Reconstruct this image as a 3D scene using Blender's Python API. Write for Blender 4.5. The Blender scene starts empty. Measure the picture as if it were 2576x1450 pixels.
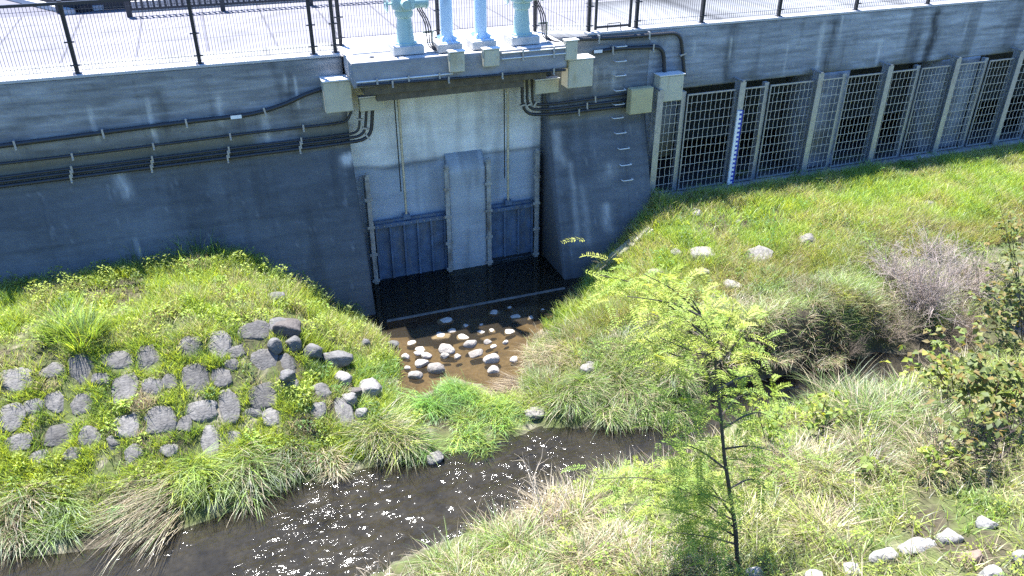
import bpy, bmesh, math, random
import numpy as np
from mathutils import Vector, Matrix
from math import sin, cos, pi, radians, sqrt
rng = np.random.default_rng(7)
random.seed(7)
S = bpy.context.scene
COL = S.collection

# ------------------------------------------------------------------ camera
FPX, PITCH, YAW, CAM_H = 2031.0, radians(29.4), radians(69.7), 8.2   # focal length in pixels of a 2576 wide frame
CXP, CYP = 1288.0, 725.0
cam_d = bpy.data.cameras.new('camera'); cam = bpy.data.objects.new('camera', cam_d); COL.objects.link(cam)
cam_d.sensor_width = 36.0; cam_d.lens = 36.0*FPX/2576.0; cam_d.clip_end = 500; cam_d.clip_start = 0.1
fh = Vector((cos(YAW), sin(YAW), 0)); r_ = Vector((sin(YAW), -cos(YAW), 0)); up_ = Vector((0, 0, 1))
fw = fh*cos(PITCH)-up_*sin(PITCH); u_ = fh*sin(PITCH)+up_*cos(PITCH)
M4 = Matrix((r_, u_, -fw)).transposed().to_4x4(); M4.translation = (0, 0, CAM_H)
cam.matrix_world = M4
S.camera = cam

# ------------------------------------------------------------------ sky and sun
SUN = Vector((-0.09, 0.29, 1.0)).normalized()
EL = math.asin(SUN.z); AZ = math.atan2(SUN.x, SUN.y)
W = bpy.data.worlds.new('World'); S.world = W; W.use_nodes = True
wn = W.node_tree.nodes; wl = W.node_tree.links
bg = wn['Background']; sky = wn.new('ShaderNodeTexSky'); sky.sky_type = 'NISHITA'; sky.sun_disc = False
sky.sun_elevation = EL; sky.sun_rotation = AZ; sky.dust_density = 0.6; sky.ozone_density = 3.0
sky.air_density = 1.3; sky.altitude = 200
_mx = wn.new('ShaderNodeMix'); _mx.data_type = 'RGBA'; _mx.blend_type = 'MULTIPLY'; _mx.inputs[0].default_value = 1; _mx.inputs[7].default_value = (.62, .93, 1.38, 1)
wl.new(sky.outputs[0], _mx.inputs[6]); wl.new(_mx.outputs[2], bg.inputs[0]); bg.inputs[1].default_value = 0.065
sl = bpy.data.lights.new('sun', 'SUN'); sl.energy = 5.0; sl.angle = radians(0.5); sl.color = (1, 0.965, 0.92)
so = bpy.data.objects.new('sun', sl); COL.objects.link(so)
so.rotation_euler = SUN.to_track_quat('Z', 'Y').to_euler(); so.location = (0, 10, 30)
S.view_settings.view_transform = 'Standard'; S.view_settings.look = 'None'
S.view_settings.exposure = 2.0; S.view_settings.gamma = 1.0
S.render.engine = 'CYCLES'
S.cycles.use_denoising = False
S.cycles.caustics_reflective = False; S.cycles.caustics_refractive = False; S.cycles.max_bounces = 8; S.cycles.transparent_max_bounces = 12; S.cycles.sample_clamp_indirect = 2.5

# ------------------------------------------------------------------ helpers
def pray(x, y): return (x-CXP)*r_-(y-CYP)*u_+FPX*fw
def atz(x, y, z):
    d = pray(x, y); return Vector((0, 0, CAM_H))+d*((z-CAM_H)/d.z)
def aty(x, y, Y):
    d = pray(x, y); return Vector((0, 0, CAM_H))+d*(Y/d.y)
BAT, ZL, YL = 0.33, 3.15, 14.45       # lower wall: batter, height of the break, face of the upper wall
def atb(x, y):
    d = pray(x, y); return Vector((0, 0, CAM_H))+d*((YL-BAT*(ZL-CAM_H))/(d.y-BAT*d.z))
def ybat(z): return YL-BAT*(ZL-z)

_T = [np.random.default_rng(s).random((256, 256)) for s in range(12)]
def vn(x, y, seed=0):
    t = _T[seed % 12]; x = np.asarray(x, float); y = np.asarray(y, float)
    xi = np.floor(x).astype(int); yi = np.floor(y).astype(int); fx = x-xi; fy = y-yi
    fx = fx*fx*(3-2*fx); fy = fy*fy*(3-2*fy)
    a = t[xi % 256, yi % 256]; b = t[(xi+1) % 256, yi % 256]; c = t[xi % 256, (yi+1) % 256]; d = t[(xi+1) % 256, (yi+1) % 256]
    return (a*(1-fx)+b*fx)*(1-fy)+(c*(1-fx)+d*fx)*fy
def fbm(x, y, seed=0, o=4):
    s = 0; a = .5; n = 0
    for k in range(o):
        s = s+a*vn(x*2**k+k*17.3, y*2**k+k*9.1, seed+k); n += a; a *= .5
    return s/n
def sstep(a, b, x):
    t = np.clip((np.asarray(x, float)-a)/(np.asarray(b)-a), 0, 1); return t*t*(3-2*t)

def tag(o, label=None, cat=None, group=None, kind=None):
    if label: o['label'] = label
    if cat: o['category'] = cat
    if group: o['group'] = group
    if kind: o['kind'] = kind
    return o
def thing(name, label, cat, loc=(0, 0, 0), group=None):
    o = bpy.data.objects.new(name, None); COL.objects.link(o); o.location = loc; o.empty_display_size = .2
    return tag(o, label, cat, group)
def link(name, me, mat, parent=None):
    o = bpy.data.objects.new(name, me); COL.objects.link(o)
    if mat is not None: me.materials.append(mat)
    if parent is not None:
        o.parent = parent; o.location = -Vector(parent.location) if parent.type == 'EMPTY' else (0, 0, 0)
    return o
def np_mesh(name, V, F, nper, cols=None, smooth=False):
    """V (n,3), F flat index list of faces with nper corners each (or array of counts)"""
    me = bpy.data.meshes.new(name); V = np.asarray(V, np.float32); F = np.asarray(F, np.int32).ravel()
    if np.isscalar(nper): cnt = np.full(len(F)//nper, nper, np.int32)
    else: cnt = np.asarray(nper, np.int32)
    me.vertices.add(len(V)); me.vertices.foreach_set('co', V.ravel())
    me.loops.add(len(F)); me.loops.foreach_set('vertex_index', F)
    st = np.zeros(len(cnt), np.int32); st[1:] = np.cumsum(cnt)[:-1]
    me.polygons.add(len(cnt)); me.polygons.foreach_set('loop_start', st)
    if smooth: me.polygons.foreach_set('use_smooth', np.ones(len(cnt), bool))
    if cols is not None:
        a = me.color_attributes.new('Col', 'FLOAT_COLOR', 'POINT')
        c = np.ones((len(V), 4), np.float32); c[:, :3] = cols; a.data.foreach_set('color', c.ravel())
    me.update(calc_edges=True); return me

class MB:
    def __init__(s): s.v = []; s.f = []
    def box(s, x0, x1, y0, y1, z0, z1):
        b = len(s.v); s.v += [(x, y, z) for z in (z0, z1) for (x, y) in ((x0, y0), (x1, y0), (x1, y1), (x0, y1))]
        s.f += [tuple(b+i for i in q) for q in ((3, 2, 1, 0), (4, 5, 6, 7), (0, 1, 5, 4), (1, 2, 6, 5), (2, 3, 7, 6), (3, 0, 4, 7))]; return s
    def bar(s, p, q, w, d, upv=(0, 0, 1)):
        p = Vector(p); q = Vector(q); a = (q-p).normalized(); side = a.cross(Vector(upv))
        if side.length < 1e-4: side = a.cross(Vector((0, 1, 0)))
        side.normalize(); n = side.cross(a); b = len(s.v)
        for e in (p, q):
            for (i, j) in ((-1, -1), (1, -1), (1, 1), (-1, 1)): s.v.append(tuple(e+side*(i*w/2)+n*(j*d/2)))
        s.f += [tuple(b+i for i in t) for t in ((3, 2, 1, 0), (4, 5, 6, 7), (0, 1, 5, 4), (1, 2, 6, 5), (2, 3, 7, 6), (3, 0, 4, 7))]; return s
    def tube(s, pts, r, n=8, cap=True):
        pts = [Vector(p) for p in pts]; m = len(pts); b = len(s.v)
        rr = r if hasattr(r, '__len__') else [r]*m; prev = None
        for i, p in enumerate(pts):
            t = (pts[min(i+1, m-1)]-pts[max(i-1, 0)]).normalized()
            if prev is None: nn = t.orthogonal().normalized()
            else:
                nn = prev-t*prev.dot(t); nn.normalize()
            prev = nn; bb = t.cross(nn)
            for k in range(n):
                a = 2*pi*k/n; s.v.append(tuple(p+(nn*cos(a)+bb*sin(a))*rr[i]))
        for i in range(m-1):
            for k in range(n): s.f.append((b+i*n+k, b+i*n+(k+1) % n, b+(i+1)*n+(k+1) % n, b+(i+1)*n+k))
        if cap: s.f.append(tuple(b+k for k in reversed(range(n)))); s.f.append(tuple(b+(m-1)*n+k for k in range(n)))
        return s
    def lathe(s, c, prof, n=20):
        c = Vector(c); return s.tube([c+Vector((0, 0, z)) for (r, z) in prof], [r for (r, z) in prof], n) if False else s._lathe(c, prof, n)
    def _lathe(s, c, prof, n):
        b = len(s.v); m = len(prof)
        for (r, z) in prof:
            for k in range(n): s.v.append((c.x+r*cos(2*pi*k/n), c.y+r*sin(2*pi*k/n), c.z+z))
        for i in range(m-1):
            for k in range(n): s.f.append((b+i*n+k, b+i*n+(k+1) % n, b+(i+1)*n+(k+1) % n, b+(i+1)*n+k))
        s.f.append(tuple(b+k for k in reversed(range(n)))); s.f.append(tuple(b+(m-1)*n+k for k in range(n)))
        return s
    def build(s, name, mat, parent=None, bevel=0, smooth=False):
        me = bpy.data.meshes.new(name); me.from_pydata(s.v, [], s.f)
        if bevel or smooth:
            bm = bmesh.new(); bm.from_mesh(me)
            if bevel: bmesh.ops.bevel(bm, geom=list(bm.edges), offset=bevel, segments=2, profile=.6, affect='EDGES')
            bmesh.ops.recalc_face_normals(bm, faces=bm.faces)
            if smooth:
                for f in bm.faces: f.smooth = True
                for e in bm.edges:
                    if len(e.link_faces) == 2 and e.calc_face_angle() > .7: e.smooth = False
            bm.to_mesh(me); bm.free()
        me.update(); return link(name, me, mat, parent)

def fillet(pts, r, n=6):
    """round the corners of a polyline"""
    pts = [Vector(p) for p in pts]; out = [pts[0]]
    for a, b, c in zip(pts, pts[1:], pts[2:]):
        d1 = (a-b); d2 = (c-b); k = min(r, d1.length*.48, d2.length*.48); p = b+d1.normalized()*k; q = b+d2.normalized()*k
        for i in range(n+1):
            t = i/n; out.append(p*(1-t)**2+b*2*t*(1-t)+q*t*t)
    out.append(pts[-1]); return out

# ------------------------------------------------------------------ materials
def mat(name, col=(.5, .5, .5), rough=.6, metal=0, var=.15, scale=8, bump=0, bscale=30, attr=False, stretch=None, spec=.5, lines=0):
    m = bpy.data.materials.new(name); m.use_nodes = True; n = m.node_tree.nodes; l = m.node_tree.links
    p = n['Principled BSDF']; p.inputs['Roughness'].default_value = rough; p.inputs['Metallic'].default_value = metal
    p.inputs['Specular IOR Level'].default_value = spec
    tc = n.new('ShaderNodeTexCoord'); mp = n.new('ShaderNodeMapping'); l.new(tc.outputs['Object'], mp.inputs[0])
    if stretch: mp.inputs['Scale'].default_value = stretch
    nz = n.new('ShaderNodeTexNoise'); nz.inputs['Scale'].default_value = scale; nz.inputs['Detail'].default_value = 5; l.new(mp.outputs[0], nz.inputs[0])
    mr = n.new('ShaderNodeMapRange'); mr.inputs[1].default_value = .25; mr.inputs[2].default_value = .75
    mr.inputs[3].default_value = 1-var; mr.inputs[4].default_value = 1+var; l.new(nz.outputs[0], mr.inputs[0])
    mx = n.new('ShaderNodeMix'); mx.data_type = 'RGBA'; mx.blend_type = 'MULTIPLY'; mx.inputs[0].default_value = 1
    if attr:
        a = n.new('ShaderNodeAttribute'); a.attribute_name = 'Col'; l.new(a.outputs['Color'], mx.inputs[6])
    else: mx.inputs[6].default_value = (*col, 1)
    l.new(mr.outputs[0], mx.inputs[7]); l.new(mx.outputs[2], p.inputs['Base Color'])
    if bump:
        nb = n.new('ShaderNodeTexNoise'); nb.inputs['Scale'].default_value = bscale; nb.inputs['Detail'].default_value = 6; l.new(mp.outputs[0], nb.inputs[0])
        bp = n.new('ShaderNodeBump'); bp.inputs['Strength'].default_value = bump; bp.inputs['Distance'].default_value = .02
        l.new(nb.outputs[0], bp.inputs['Height']); l.new(bp.outputs[0], p.inputs['Normal'])
    return m
def leafmat(name, trans=.45, rough=.5, gloss=.06):
    m = bpy.data.materials.new(name); m.use_nodes = True; n = m.node_tree.nodes; l = m.node_tree.links
    n.remove(n['Principled BSDF']); out = n['Material Output']
    a = n.new('ShaderNodeAttribute'); a.attribute_name = 'Col'
    d = n.new('ShaderNodeBsdfDiffuse'); t = n.new('ShaderNodeBsdfTranslucent'); g = n.new('ShaderNodeBsdfGlossy')
    g.inputs['Roughness'].default_value = rough; g.inputs[0].default_value = (.9, .95, 1, 1)
    hs = n.new('ShaderNodeHueSaturation'); hs.inputs['Hue'].default_value = .485; hs.inputs['Saturation'].default_value = 1.1; hs.inputs['Value'].default_value = 1.25
    l.new(a.outputs[0], hs.inputs['Color']); l.new(a.outputs[0], d.inputs[0]); l.new(hs.outputs[0], t.inputs[0])
    m1 = n.new('ShaderNodeMixShader'); m1.inputs[0].default_value = trans; l.new(d.outputs[0], m1.inputs[1]); l.new(t.outputs[0], m1.inputs[2])
    m2 = n.new('ShaderNodeMixShader'); m2.inputs[0].default_value = gloss; l.new(m1.outputs[0], m2.inputs[1]); l.new(g.outputs[0], m2.inputs[2])
    l.new(m2.outputs[0], out.inputs[0]); return m
def watermat(name, tint, murk, murkcol, scale, strength, rough=.05):
    m = bpy.data.materials.new(name); m.use_nodes = True; n = m.node_tree.nodes; l = m.node_tree.links
    n.remove(n['Principled BSDF']); out = n['Material Output']
    tc = n.new('ShaderNodeTexCoord'); mp = n.new('ShaderNodeMapping'); mp.inputs['Scale'].default_value = (.75, 1.25, 1); l.new(tc.outputs['Object'], mp.inputs[0])
    n1 = n.new('ShaderNodeTexNoise'); n1.inputs['Scale'].default_value = scale; n1.inputs['Detail'].default_value = 3; n1.inputs['Roughness'].default_value = .55; n1.inputs['Distortion'].default_value = .6
    n2 = n.new('ShaderNodeTexNoise'); n2.inputs['Scale'].default_value = .9; n2.inputs['Detail'].default_value = 2
    l.new(mp.outputs[0], n1.inputs[0]); l.new(tc.outputs['Object'], n2.inputs[0])
    mr = n.new('ShaderNodeMapRange'); mr.inputs[1].default_value = .42; mr.inputs[2].default_value = .62; mr.inputs[3].default_value = .25; mr.inputs[4].default_value = 1.0; l.new(n2.outputs[0], mr.inputs[0])
    sx_ = n.new('ShaderNodeSeparateXYZ'); l.new(tc.outputs['Object'], sx_.inputs[0]); mr2 = n.new('ShaderNodeMapRange'); mr2.inputs[1].default_value = -2.5; mr2.inputs[2].default_value = 1.0; mr2.inputs[3].default_value = .25; l.new(sx_.outputs[0], mr2.inputs[0])
    m0 = n.new('ShaderNodeMath'); m0.operation = 'MULTIPLY'; l.new(mr.outputs[0], m0.inputs[0]); l.new(mr2.outputs[0], m0.inputs[1])
    ml = n.new('ShaderNodeMath'); ml.operation = 'MULTIPLY'; l.new(n1.outputs[0], ml.inputs[0]); l.new(m0.outputs[0], ml.inputs[1])
    bp = n.new('ShaderNodeBump'); bp.inputs['Strength'].default_value = 1; bp.inputs['Distance'].default_value = strength; l.new(ml.outputs[0], bp.inputs['Height'])
    tr = n.new('ShaderNodeBsdfTransparent'); tr.inputs[0].default_value = (*tint, 1)
    df = n.new('ShaderNodeBsdfDiffuse'); df.inputs[0].default_value = (*murkcol, 1)
    mm = n.new('ShaderNodeMixShader'); mm.inputs[0].default_value = murk; l.new(tr.outputs[0], mm.inputs[1]); l.new(df.outputs[0], mm.inputs[2])
    gl = n.new('ShaderNodeBsdfGlossy'); gl.inputs['Roughness'].default_value = rough; l.new(bp.outputs[0], gl.inputs['Normal'])
    fr = n.new('ShaderNodeFresnel'); fr.inputs[0].default_value = 1.33; l.new(bp.outputs[0], fr.inputs['Normal'])
    mx = n.new('ShaderNodeMixShader'); l.new(fr.outputs[0], mx.inputs[0]); l.new(mm.outputs[0], mx.inputs[1]); l.new(gl.outputs[0], mx.inputs[2])
    l.new(mx.outputs[0], out.inputs[0]); return m

m_conc = mat('wall_concrete', attr=True, rough=.88, var=.12, scale=2.5, bump=.5, bscale=14, stretch=(.35, 1, 2.2), spec=.25)
m_conc2 = mat('smooth_concrete', (.46, .45, .43), rough=.85, var=.16, scale=5, bump=.25, bscale=60, spec=.25)
m_dark_conc = mat('wet_concrete', (.02, .019, .017), rough=.6, var=.3, scale=4, bump=.3)
m_cope = mat('pale_coping', (.42, .42, .43), rough=.9, var=.12, scale=6, bump=.2, bscale=60, spec=.2)
m_pave = mat('pale_paving', (.165, .165, .19), rough=.9, var=.22, scale=1.6, bump=.15, bscale=80, spec=.2)
def joints(m, sc, dark):
    n = m.node_tree.nodes; l = m.node_tree.links; p = n['Principled BSDF']; src = p.inputs['Base Color'].links[0].from_socket
    tc = n.new('ShaderNodeTexCoord'); b = n.new('ShaderNodeTexBrick'); l.new(tc.outputs['Object'], b.inputs[0]); b.inputs['Scale'].default_value = sc; b.inputs['Mortar Size'].default_value = .012
    b.inputs['Color1'].default_value = (1, 1, 1, 1); b.inputs['Color2'].default_value = (.93, .93, .93, 1); b.inputs['Mortar'].default_value = (dark, dark, dark, 1); b.inputs['Brick Width'].default_value = .6; b.inputs['Row Height'].default_value = .6; b.offset = 0
    mx = n.new('ShaderNodeMix'); mx.data_type = 'RGBA'; mx.blend_type = 'MULTIPLY'; mx.inputs[0].default_value = 1; l.new(src, mx.inputs[6]); l.new(b.outputs[0], mx.inputs[7]); l.new(mx.outputs[2], p.inputs['Base Color'])
joints(m_pave, .5, .62)
m_pave2 = mat('grey_paving', (.115, .115, .14), rough=.9, var=.08, scale=3, bump=.15, bscale=80, spec=.2)
m_soil = mat('soil', attr=True, rough=.95, var=.3, scale=14, bump=.8, bscale=22, spec=.15)
m_stone = mat('stone', attr=True, rough=.9, var=.22, scale=16, bump=.9, bscale=28, spec=.2)
m_navy = mat('dark_fence_paint', (.022, .022, .03), rough=.45, var=.15, scale=6)
m_cream = mat('cream_box_paint', (.47, .45, .35), rough=.5, var=.07, scale=5)
m_yell = mat('aged_cream_paint', (.42, .38, .22), rough=.55, var=.14, scale=5)
m_lid = mat('pale_lid_paint', (.66, .66, .64), rough=.45, var=.05, scale=5)
m_mint = mat('mint_paint', (.33, .47, .45), rough=.4, var=.08, scale=7)
m_blue = mat('pale_blue_paint', (.50, .64, .78), rough=.45, var=.04, scale=4)
m_pipe = mat('dark_conduit', (.022, .024, .028), rough=.42, var=.2, scale=9)
m_galv = mat('galvanised_steel', (.36, .38, .41), rough=.42, metal=.55, var=.16, scale=12)
m_wire = mat('galvanised_wire', (.58, .55, .48), rough=.5, metal=.2, var=.2, scale=12)
m_steel = mat('stainless', (.55, .54, .50), rough=.35, metal=.6, var=.15, scale=10)
m_stem = mat('greased_stem', (.50, .46, .36), rough=.45, metal=.4, var=.25, scale=14)
m_gate = mat('gate_blue_paint', (.085, .13, .20), rough=.65, var=.4, scale=5)
m_guide = mat('worn_guide_steel', (.34, .34, .32), rough=.6, metal=.2, var=.35, scale=9)
def stained(m, c2, thr=.56, sc=3, st=(1, 1, .25)):
    n = m.node_tree.nodes; l = m.node_tree.links; p = n['Principled BSDF']; src = p.inputs['Base Color'].links[0].from_socket
    tc = n.new('ShaderNodeTexCoord'); mp = n.new('ShaderNodeMapping'); mp.inputs['Scale'].default_value = st; l.new(tc.outputs['Object'], mp.inputs[0]); nz = n.new('ShaderNodeTexNoise'); nz.inputs['Scale'].default_value = sc; nz.inputs['Detail'].default_value = 6; l.new(mp.outputs[0], nz.inputs[0])
    mr = n.new('ShaderNodeMapRange'); mr.inputs[1].default_value = thr; mr.inputs[2].default_value = thr+.14; mr.inputs[4].default_value = .75; l.new(nz.outputs[0], mr.inputs[0])
    mx = n.new('ShaderNodeMix'); mx.data_type = 'RGBA'; l.new(mr.outputs[0], mx.inputs[0]); l.new(src, mx.inputs[6]); mx.inputs[7].default_value = (*c2, 1); l.new(mx.outputs[2], p.inputs['Base Color'])
stained(m_gate, (.13, .14, .15), .5, 6); stained(m_guide, (.10, .07, .045), .55, 5); stained(m_cream, (.33, .29, .19), .58, 7); stained(m_mint, (.22, .30, .28), .6, 8); stained(m_blue, (.38, .47, .56), .6, 6); stained(m_galv, (.26, .24, .21), .6, 8)
m_brown = mat('brown_stained_steel', (.10, .085, .06), rough=.7, var=.35, scale=7)
m_white = mat('white_plastic', (.78, .78, .78), rough=.5, var=.04)
m_bluep = mat('gauge_blue', (.02, .05, .35), rough=.5, var=.1)
m_cable = mat('black_cable', (.02, .02, .022), rough=.5, var=.1)
m_bark = mat('young_bark', (.06, .05, .038), rough=.8, var=.35, scale=30, bump=.4)
m_twig = mat('dry_twig', attr=True, rough=.85, var=.2, scale=20)
m_grass = leafmat('grass_blade', .48, .5, .045)
m_leaf = leafmat('leaf', .5, .6, .02)
m_river = watermat('river_water', (.52, .51, .47), .08, (.045, .047, .05), 10, .035, .07)
m_pool = watermat('pool_water', (.74, .66, .50), .2, (.08, .065, .045), 5, .006, .03)

# ------------------------------------------------------------------ terrain heights
PTS = []
def P(x, y, z): PTS.append((*atz(x, y, z)[:2], z))
def PW(X, Y, z): PTS.append((X, Y, z))
for q in ((0, 720), (250, 690), (430, 655), (600, 640), (760, 710), (870, 775), (940, 815)):
    p = atb(*q); PTS.append(tuple(p))
for q in ((1640, 500), (1610, 545), (1530, 640), (1480, 690), (1440, 740)):
    p = atb(*q); PTS.append((p.x, p.y, max(p.z, -.02)))
PW(-7, 13.95, 1.62); PW(-7, 11.5, 1.5); PW(-7, 9.3, 0); PW(-12, 13.9, 1.6); PW(-12, 11.5, 1.5); PW(-12, 9.3, 0)
for x, y in ((0, 915), (140, 900), (280, 880), (480, 845), (640, 815)): P(x, y, 1.5)
P(700, 808, 1.45); P(300, 780, 1.58); P(520, 740, 1.6); P(100, 800, 1.56); P(690, 720, 1.3); P(780, 800, .95); P(880, 850, .5); P(1000, 860, .06); P(960, 905, .22)
for x, y, z in ((640, 950, 1.0), (640, 1080, .5), (400, 1010, 1.0), (400, 1160, .5), (150, 1040, 1.0), (150, 1200, .5), (800, 905, .85), (860, 960, .55), (900, 1010, .4), (780, 1010, .75), (830, 1080, .4)): P(x, y, z)
for x, y in ((0, 1390), (150, 1385), (300, 1360), (430, 1330), (560, 1285), (740, 1215), (870, 1190), (1000, 1160), (1100, 1140), (1230, 1105), (1350, 1072), (1450, 1068), (1560, 1078), (1650, 1085)): P(x, y, .02)
P(960, 1080, .22); P(1150, 1020, .2); P(1300, 1030, .2); P(1130, 960, .12); P(1300, 985, .12); P(1400, 1010, .28)
PW(2.2, 12.9, -.1); PW(3, 13, -.14); PW(4.5, 13, -.14); PW(6, 13, -.12); PW(4, 14.6, -.15); PW(2.2, 14.6, -.15); PW(6.1, 14.6, -.15); PW(3, 12, -.1); PW(4.4, 12.2, -.08); PW(3.2, 11.3, -.03); PW(3.9, 11., -.02); PW(2.5, 11.2, 0.0); PW(2.25, 10.85, .03); PW(5.4, 12.9, -.1)
P(1310, 855, .08); P(1320, 930, .1); P(1420, 790, .12); P(1440, 870, .35); P(1550, 780, .6); P(1650, 700, .85); P(1500, 960, .35); P(1640, 960, .4); P(1760, 860, .6); P(1700, 620, 1.1)
PW(8.6, 13.9, 1.3); PW(11, 13.9, 1.28); PW(14, 13.9, 1.25); PW(18, 13.9, 1.2); PW(24, 13.9, 1.2); PW(9.5, 12.3, 1.1); PW(12, 12.3, 1.12); PW(15, 12.3, 1.1); PW(20, 12.3, 1.1)
PW(8, 11, .75); PW(10, 10.8, .85); PW(13, 10.8, .9); PW(18, 10.8, .9); PW(6.8, 9.7, .4)
for X_ in (6.9, 7.3, 7.7, 8.1, 8.5, 8.9, 9.3, 9.8, 10.4): PW(X_, 9.36, .92); PW(X_, 9.22, .3); PW(X_, 9.14, -.12); PW(X_, 9.9, .95)
for X_ in (11.5, 14, 20): PW(X_, 9.5, .6); PW(X_, 9.1, -.1)
for X_, y_ in ((-12, 8.4), (-7, 8.2), (-4, 8.3), (-2, 8.1), (0, 8.2), (2, 8.3), (4, 8.5), (6, 8.6), (8, 8.75), (10, 8.7), (14, 8.6), (20, 8.5)): PW(X_, y_, -.22)
for x, y in ((900, 1480), (1000, 1440), (1200, 1335), (1330, 1290), (1450, 1225), (1570, 1190)): P(x, y, .05)
for X_, y_, z_ in ((5.0, 7.75, .05), (5.6, 7.8, .05), (6.2, 7.95, .05), (5.2, 8.35, -.22), (5.7, 8.35, -.22), (6.3, 8.5, -.22), (6.7, 8.75, -.2), (6.2, 8.98, .1), (6.2, 9.15, .5), (6.5, 9.1, .3)): PW(X_, y_, z_)
PW(6.8, 8.2, .08); PW(8, 8.25, .08); PW(9, 8.25, .1); PW(10, 8.2, .1); PW(14, 8.1, .1); PW(20, 8, .1)
for X_ in (-2, -4, -8, -12): PW(X_, 6.7, -.15); PW(X_, 5.2, .1); PW(X_, 3, .8)
PW(1, 6.6, .15); PW(2.5, 7.0, .3); PW(4, 7.1, .5); PW(6, 7.3, .6); PW(8, 7.4, .7); PW(11, 7.2, .8); PW(15, 7, .9); PW(20, 7, .9)
PW(1, 5, .75); PW(3, 5, .85); PW(5, 5, .95); PW(8, 5, 1.1); PW(12, 5, 1.2); PW(20, 5, 1.2)
for X_ in (-8, -2, 3, 8, 14, 22): PW(X_, 2, 1.9 if X_ > -3 else 1.5); PW(X_, -2, 3.0)
PT = np.array(PTS)
def _ph(r): return r
_d = np.hypot(PT[:, None, 0]-PT[None, :, 0], PT[:, None, 1]-PT[None, :, 1])
_A = _ph(_d)-np.eye(len(PT))*.02
_n = len(PT); _B = np.zeros((_n+1, _n+1)); _B[:_n, :_n] = _A; _B[_n, :_n] = 1; _B[:_n, _n] = 1
_w = np.linalg.solve(_B, np.append(PT[:, 2], 0))
def zt(X, Yv):
    X = np.asarray(X, float).ravel(); Yv = np.asarray(Yv, float).ravel(); out = np.empty(len(X))
    for i in range(0, len(X), 40000):
        s = slice(i, i+40000); r = np.hypot(X[s, None]-PT[None, :, 0], Yv[s, None]-PT[None, :, 1]); out[s] = _ph(r)@_w[:-1]+_w[-1]
    rough = (fbm(X*1.7, Yv*1.7, 3)-.5)*.16+(fbm(X*6, Yv*6, 5)-.5)*.05
    return out+rough*np.clip(sstep(-.05, .25, out), .15, 1)*(1-.6*sstep(13.2, 13.9, Yv))
def z1(X, Y): return float(zt([X], [Y])[0])

def patch(X, Y, s=0): return fbm(np.asarray(X)*.9+40, np.asarray(Y)*.9+11, s)
# ground sheet
gx = np.unique(np.concatenate([np.linspace(-70, -12, 15), np.arange(-12, -5, .25), np.arange(-5, 13, .07), np.arange(13, 22, .2), np.linspace(22, 90, 15)]))
gy = np.unique(np.concatenate([np.linspace(-60, -2, 12), np.arange(-2, 4, .2), np.arange(4, 15.0, .07)]))
GX, GY = np.meshgrid(gx, gy, indexing='ij'); GZ = zt(np.clip(GX, -12, 22), np.clip(GY, -2, 15)).reshape(GX.shape)
GZ = np.where(GX.ravel().reshape(GX.shape) > 30, GZ, GZ)
nx, ny = GX.shape
V = np.stack([GX, GY, GZ], -1).reshape(-1, 3)
I = np.arange(nx*ny).reshape(nx, ny)
F = np.stack([I[:-1, :-1], I[1:, :-1], I[1:, 1:], I[:-1, 1:]], -1).reshape(-1, 4)
c_soil = np.array([.055, .047, .032]); c_sand = np.array([.24, .21, .165]); c_bed = np.where(V[:, 1:2] < 10, (np.array([[.085, .077, .062]])*(.5+.9*fbm(V[:, 0]*3, V[:, 1]*4, 7)[:, None])), np.array([[.135, .112, .08]])); c_moss = np.array([.07, .085, .03])
pn = fbm(V[:, 0]*1.3, V[:, 1]*1.3, 2)[:, None]; p2 = fbm(V[:, 0]*5, V[:, 1]*5, 4)[:, None]
gc = c_soil+(c_moss-c_soil)*sstep(.35, .6, pn); gc = gc+(c_sand-gc)*sstep(.56, .72, p2*.6+pn*.4)*.8*np.where(V[:, 1:2] < 9, .4, 1)
gc = gc+(c_bed*(.6+.8*p2)-gc)*(1-sstep(np.where(V[:, 1:2] < 10, -.03, .08), np.where(V[:, 1:2] < 10, .03, .16), V[:, 2:3]))
ground = link('ground', np_mesh('ground', V, F, 4, gc, True), m_soil); tag(ground, kind='structure', label='earth banks of the channel with muddy stream bed', cat='ground')
def sheet(name, x0, x1, y0, y1, z, m, nxs=1):
    o = link(name, np_mesh(name, [(x0, y0, z), (x1, y0, z), (x1, y1, z), (x0, y1, z)], [0, 1, 2, 3], 4), m); return tag(o, kind='structure')
wx = np.unique(np.concatenate([np.linspace(-70, -7, 10), np.arange(-7, 10, .026), np.linspace(10, 90, 10)])); wy = np.unique(np.concatenate([np.linspace(2.5, 6.6, 4), np.arange(6.6, 9.6, .022), [10.0]]))
WX, WY = np.meshgrid(wx, wy, indexing='ij')
def rip(fx, fy, sd_, a): return a*(1-np.abs(2*vn(WX*fx+WY*1.1, WY*fy-WX*.7, sd_)-1)-.5)
rm = (.2+.8*sstep(-1.2, .6, WX))*(.2+.8*sstep(.36, .52, fbm(WX*1.1, WY*2.0, 4)))*(1-.6*sstep(4.6, 5.6, WX))
WZ = rm*(rip(1.6, 3.2, 1, .04)+rip(3.6, 6.4, 2, .034)+rip(7, 12, 3, .017))*(1-sstep(8, 10, np.abs(WX-1)))
WI = np.arange(WX.size).reshape(WX.shape)
o = link('river_water', np_mesh('river_water', np.stack([WX, WY, WZ], -1).reshape(-1, 3), np.stack([WI[:-1, :-1], WI[1:, :-1], WI[1:, 1:], WI[:-1, 1:]], -1).reshape(-1, 4), 4, None, True), m_river); tag(o, kind='structure')
sheet('pool_water', 1.6, 6.8, 10.05, 14.7, 0.10, m_pool)

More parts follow.
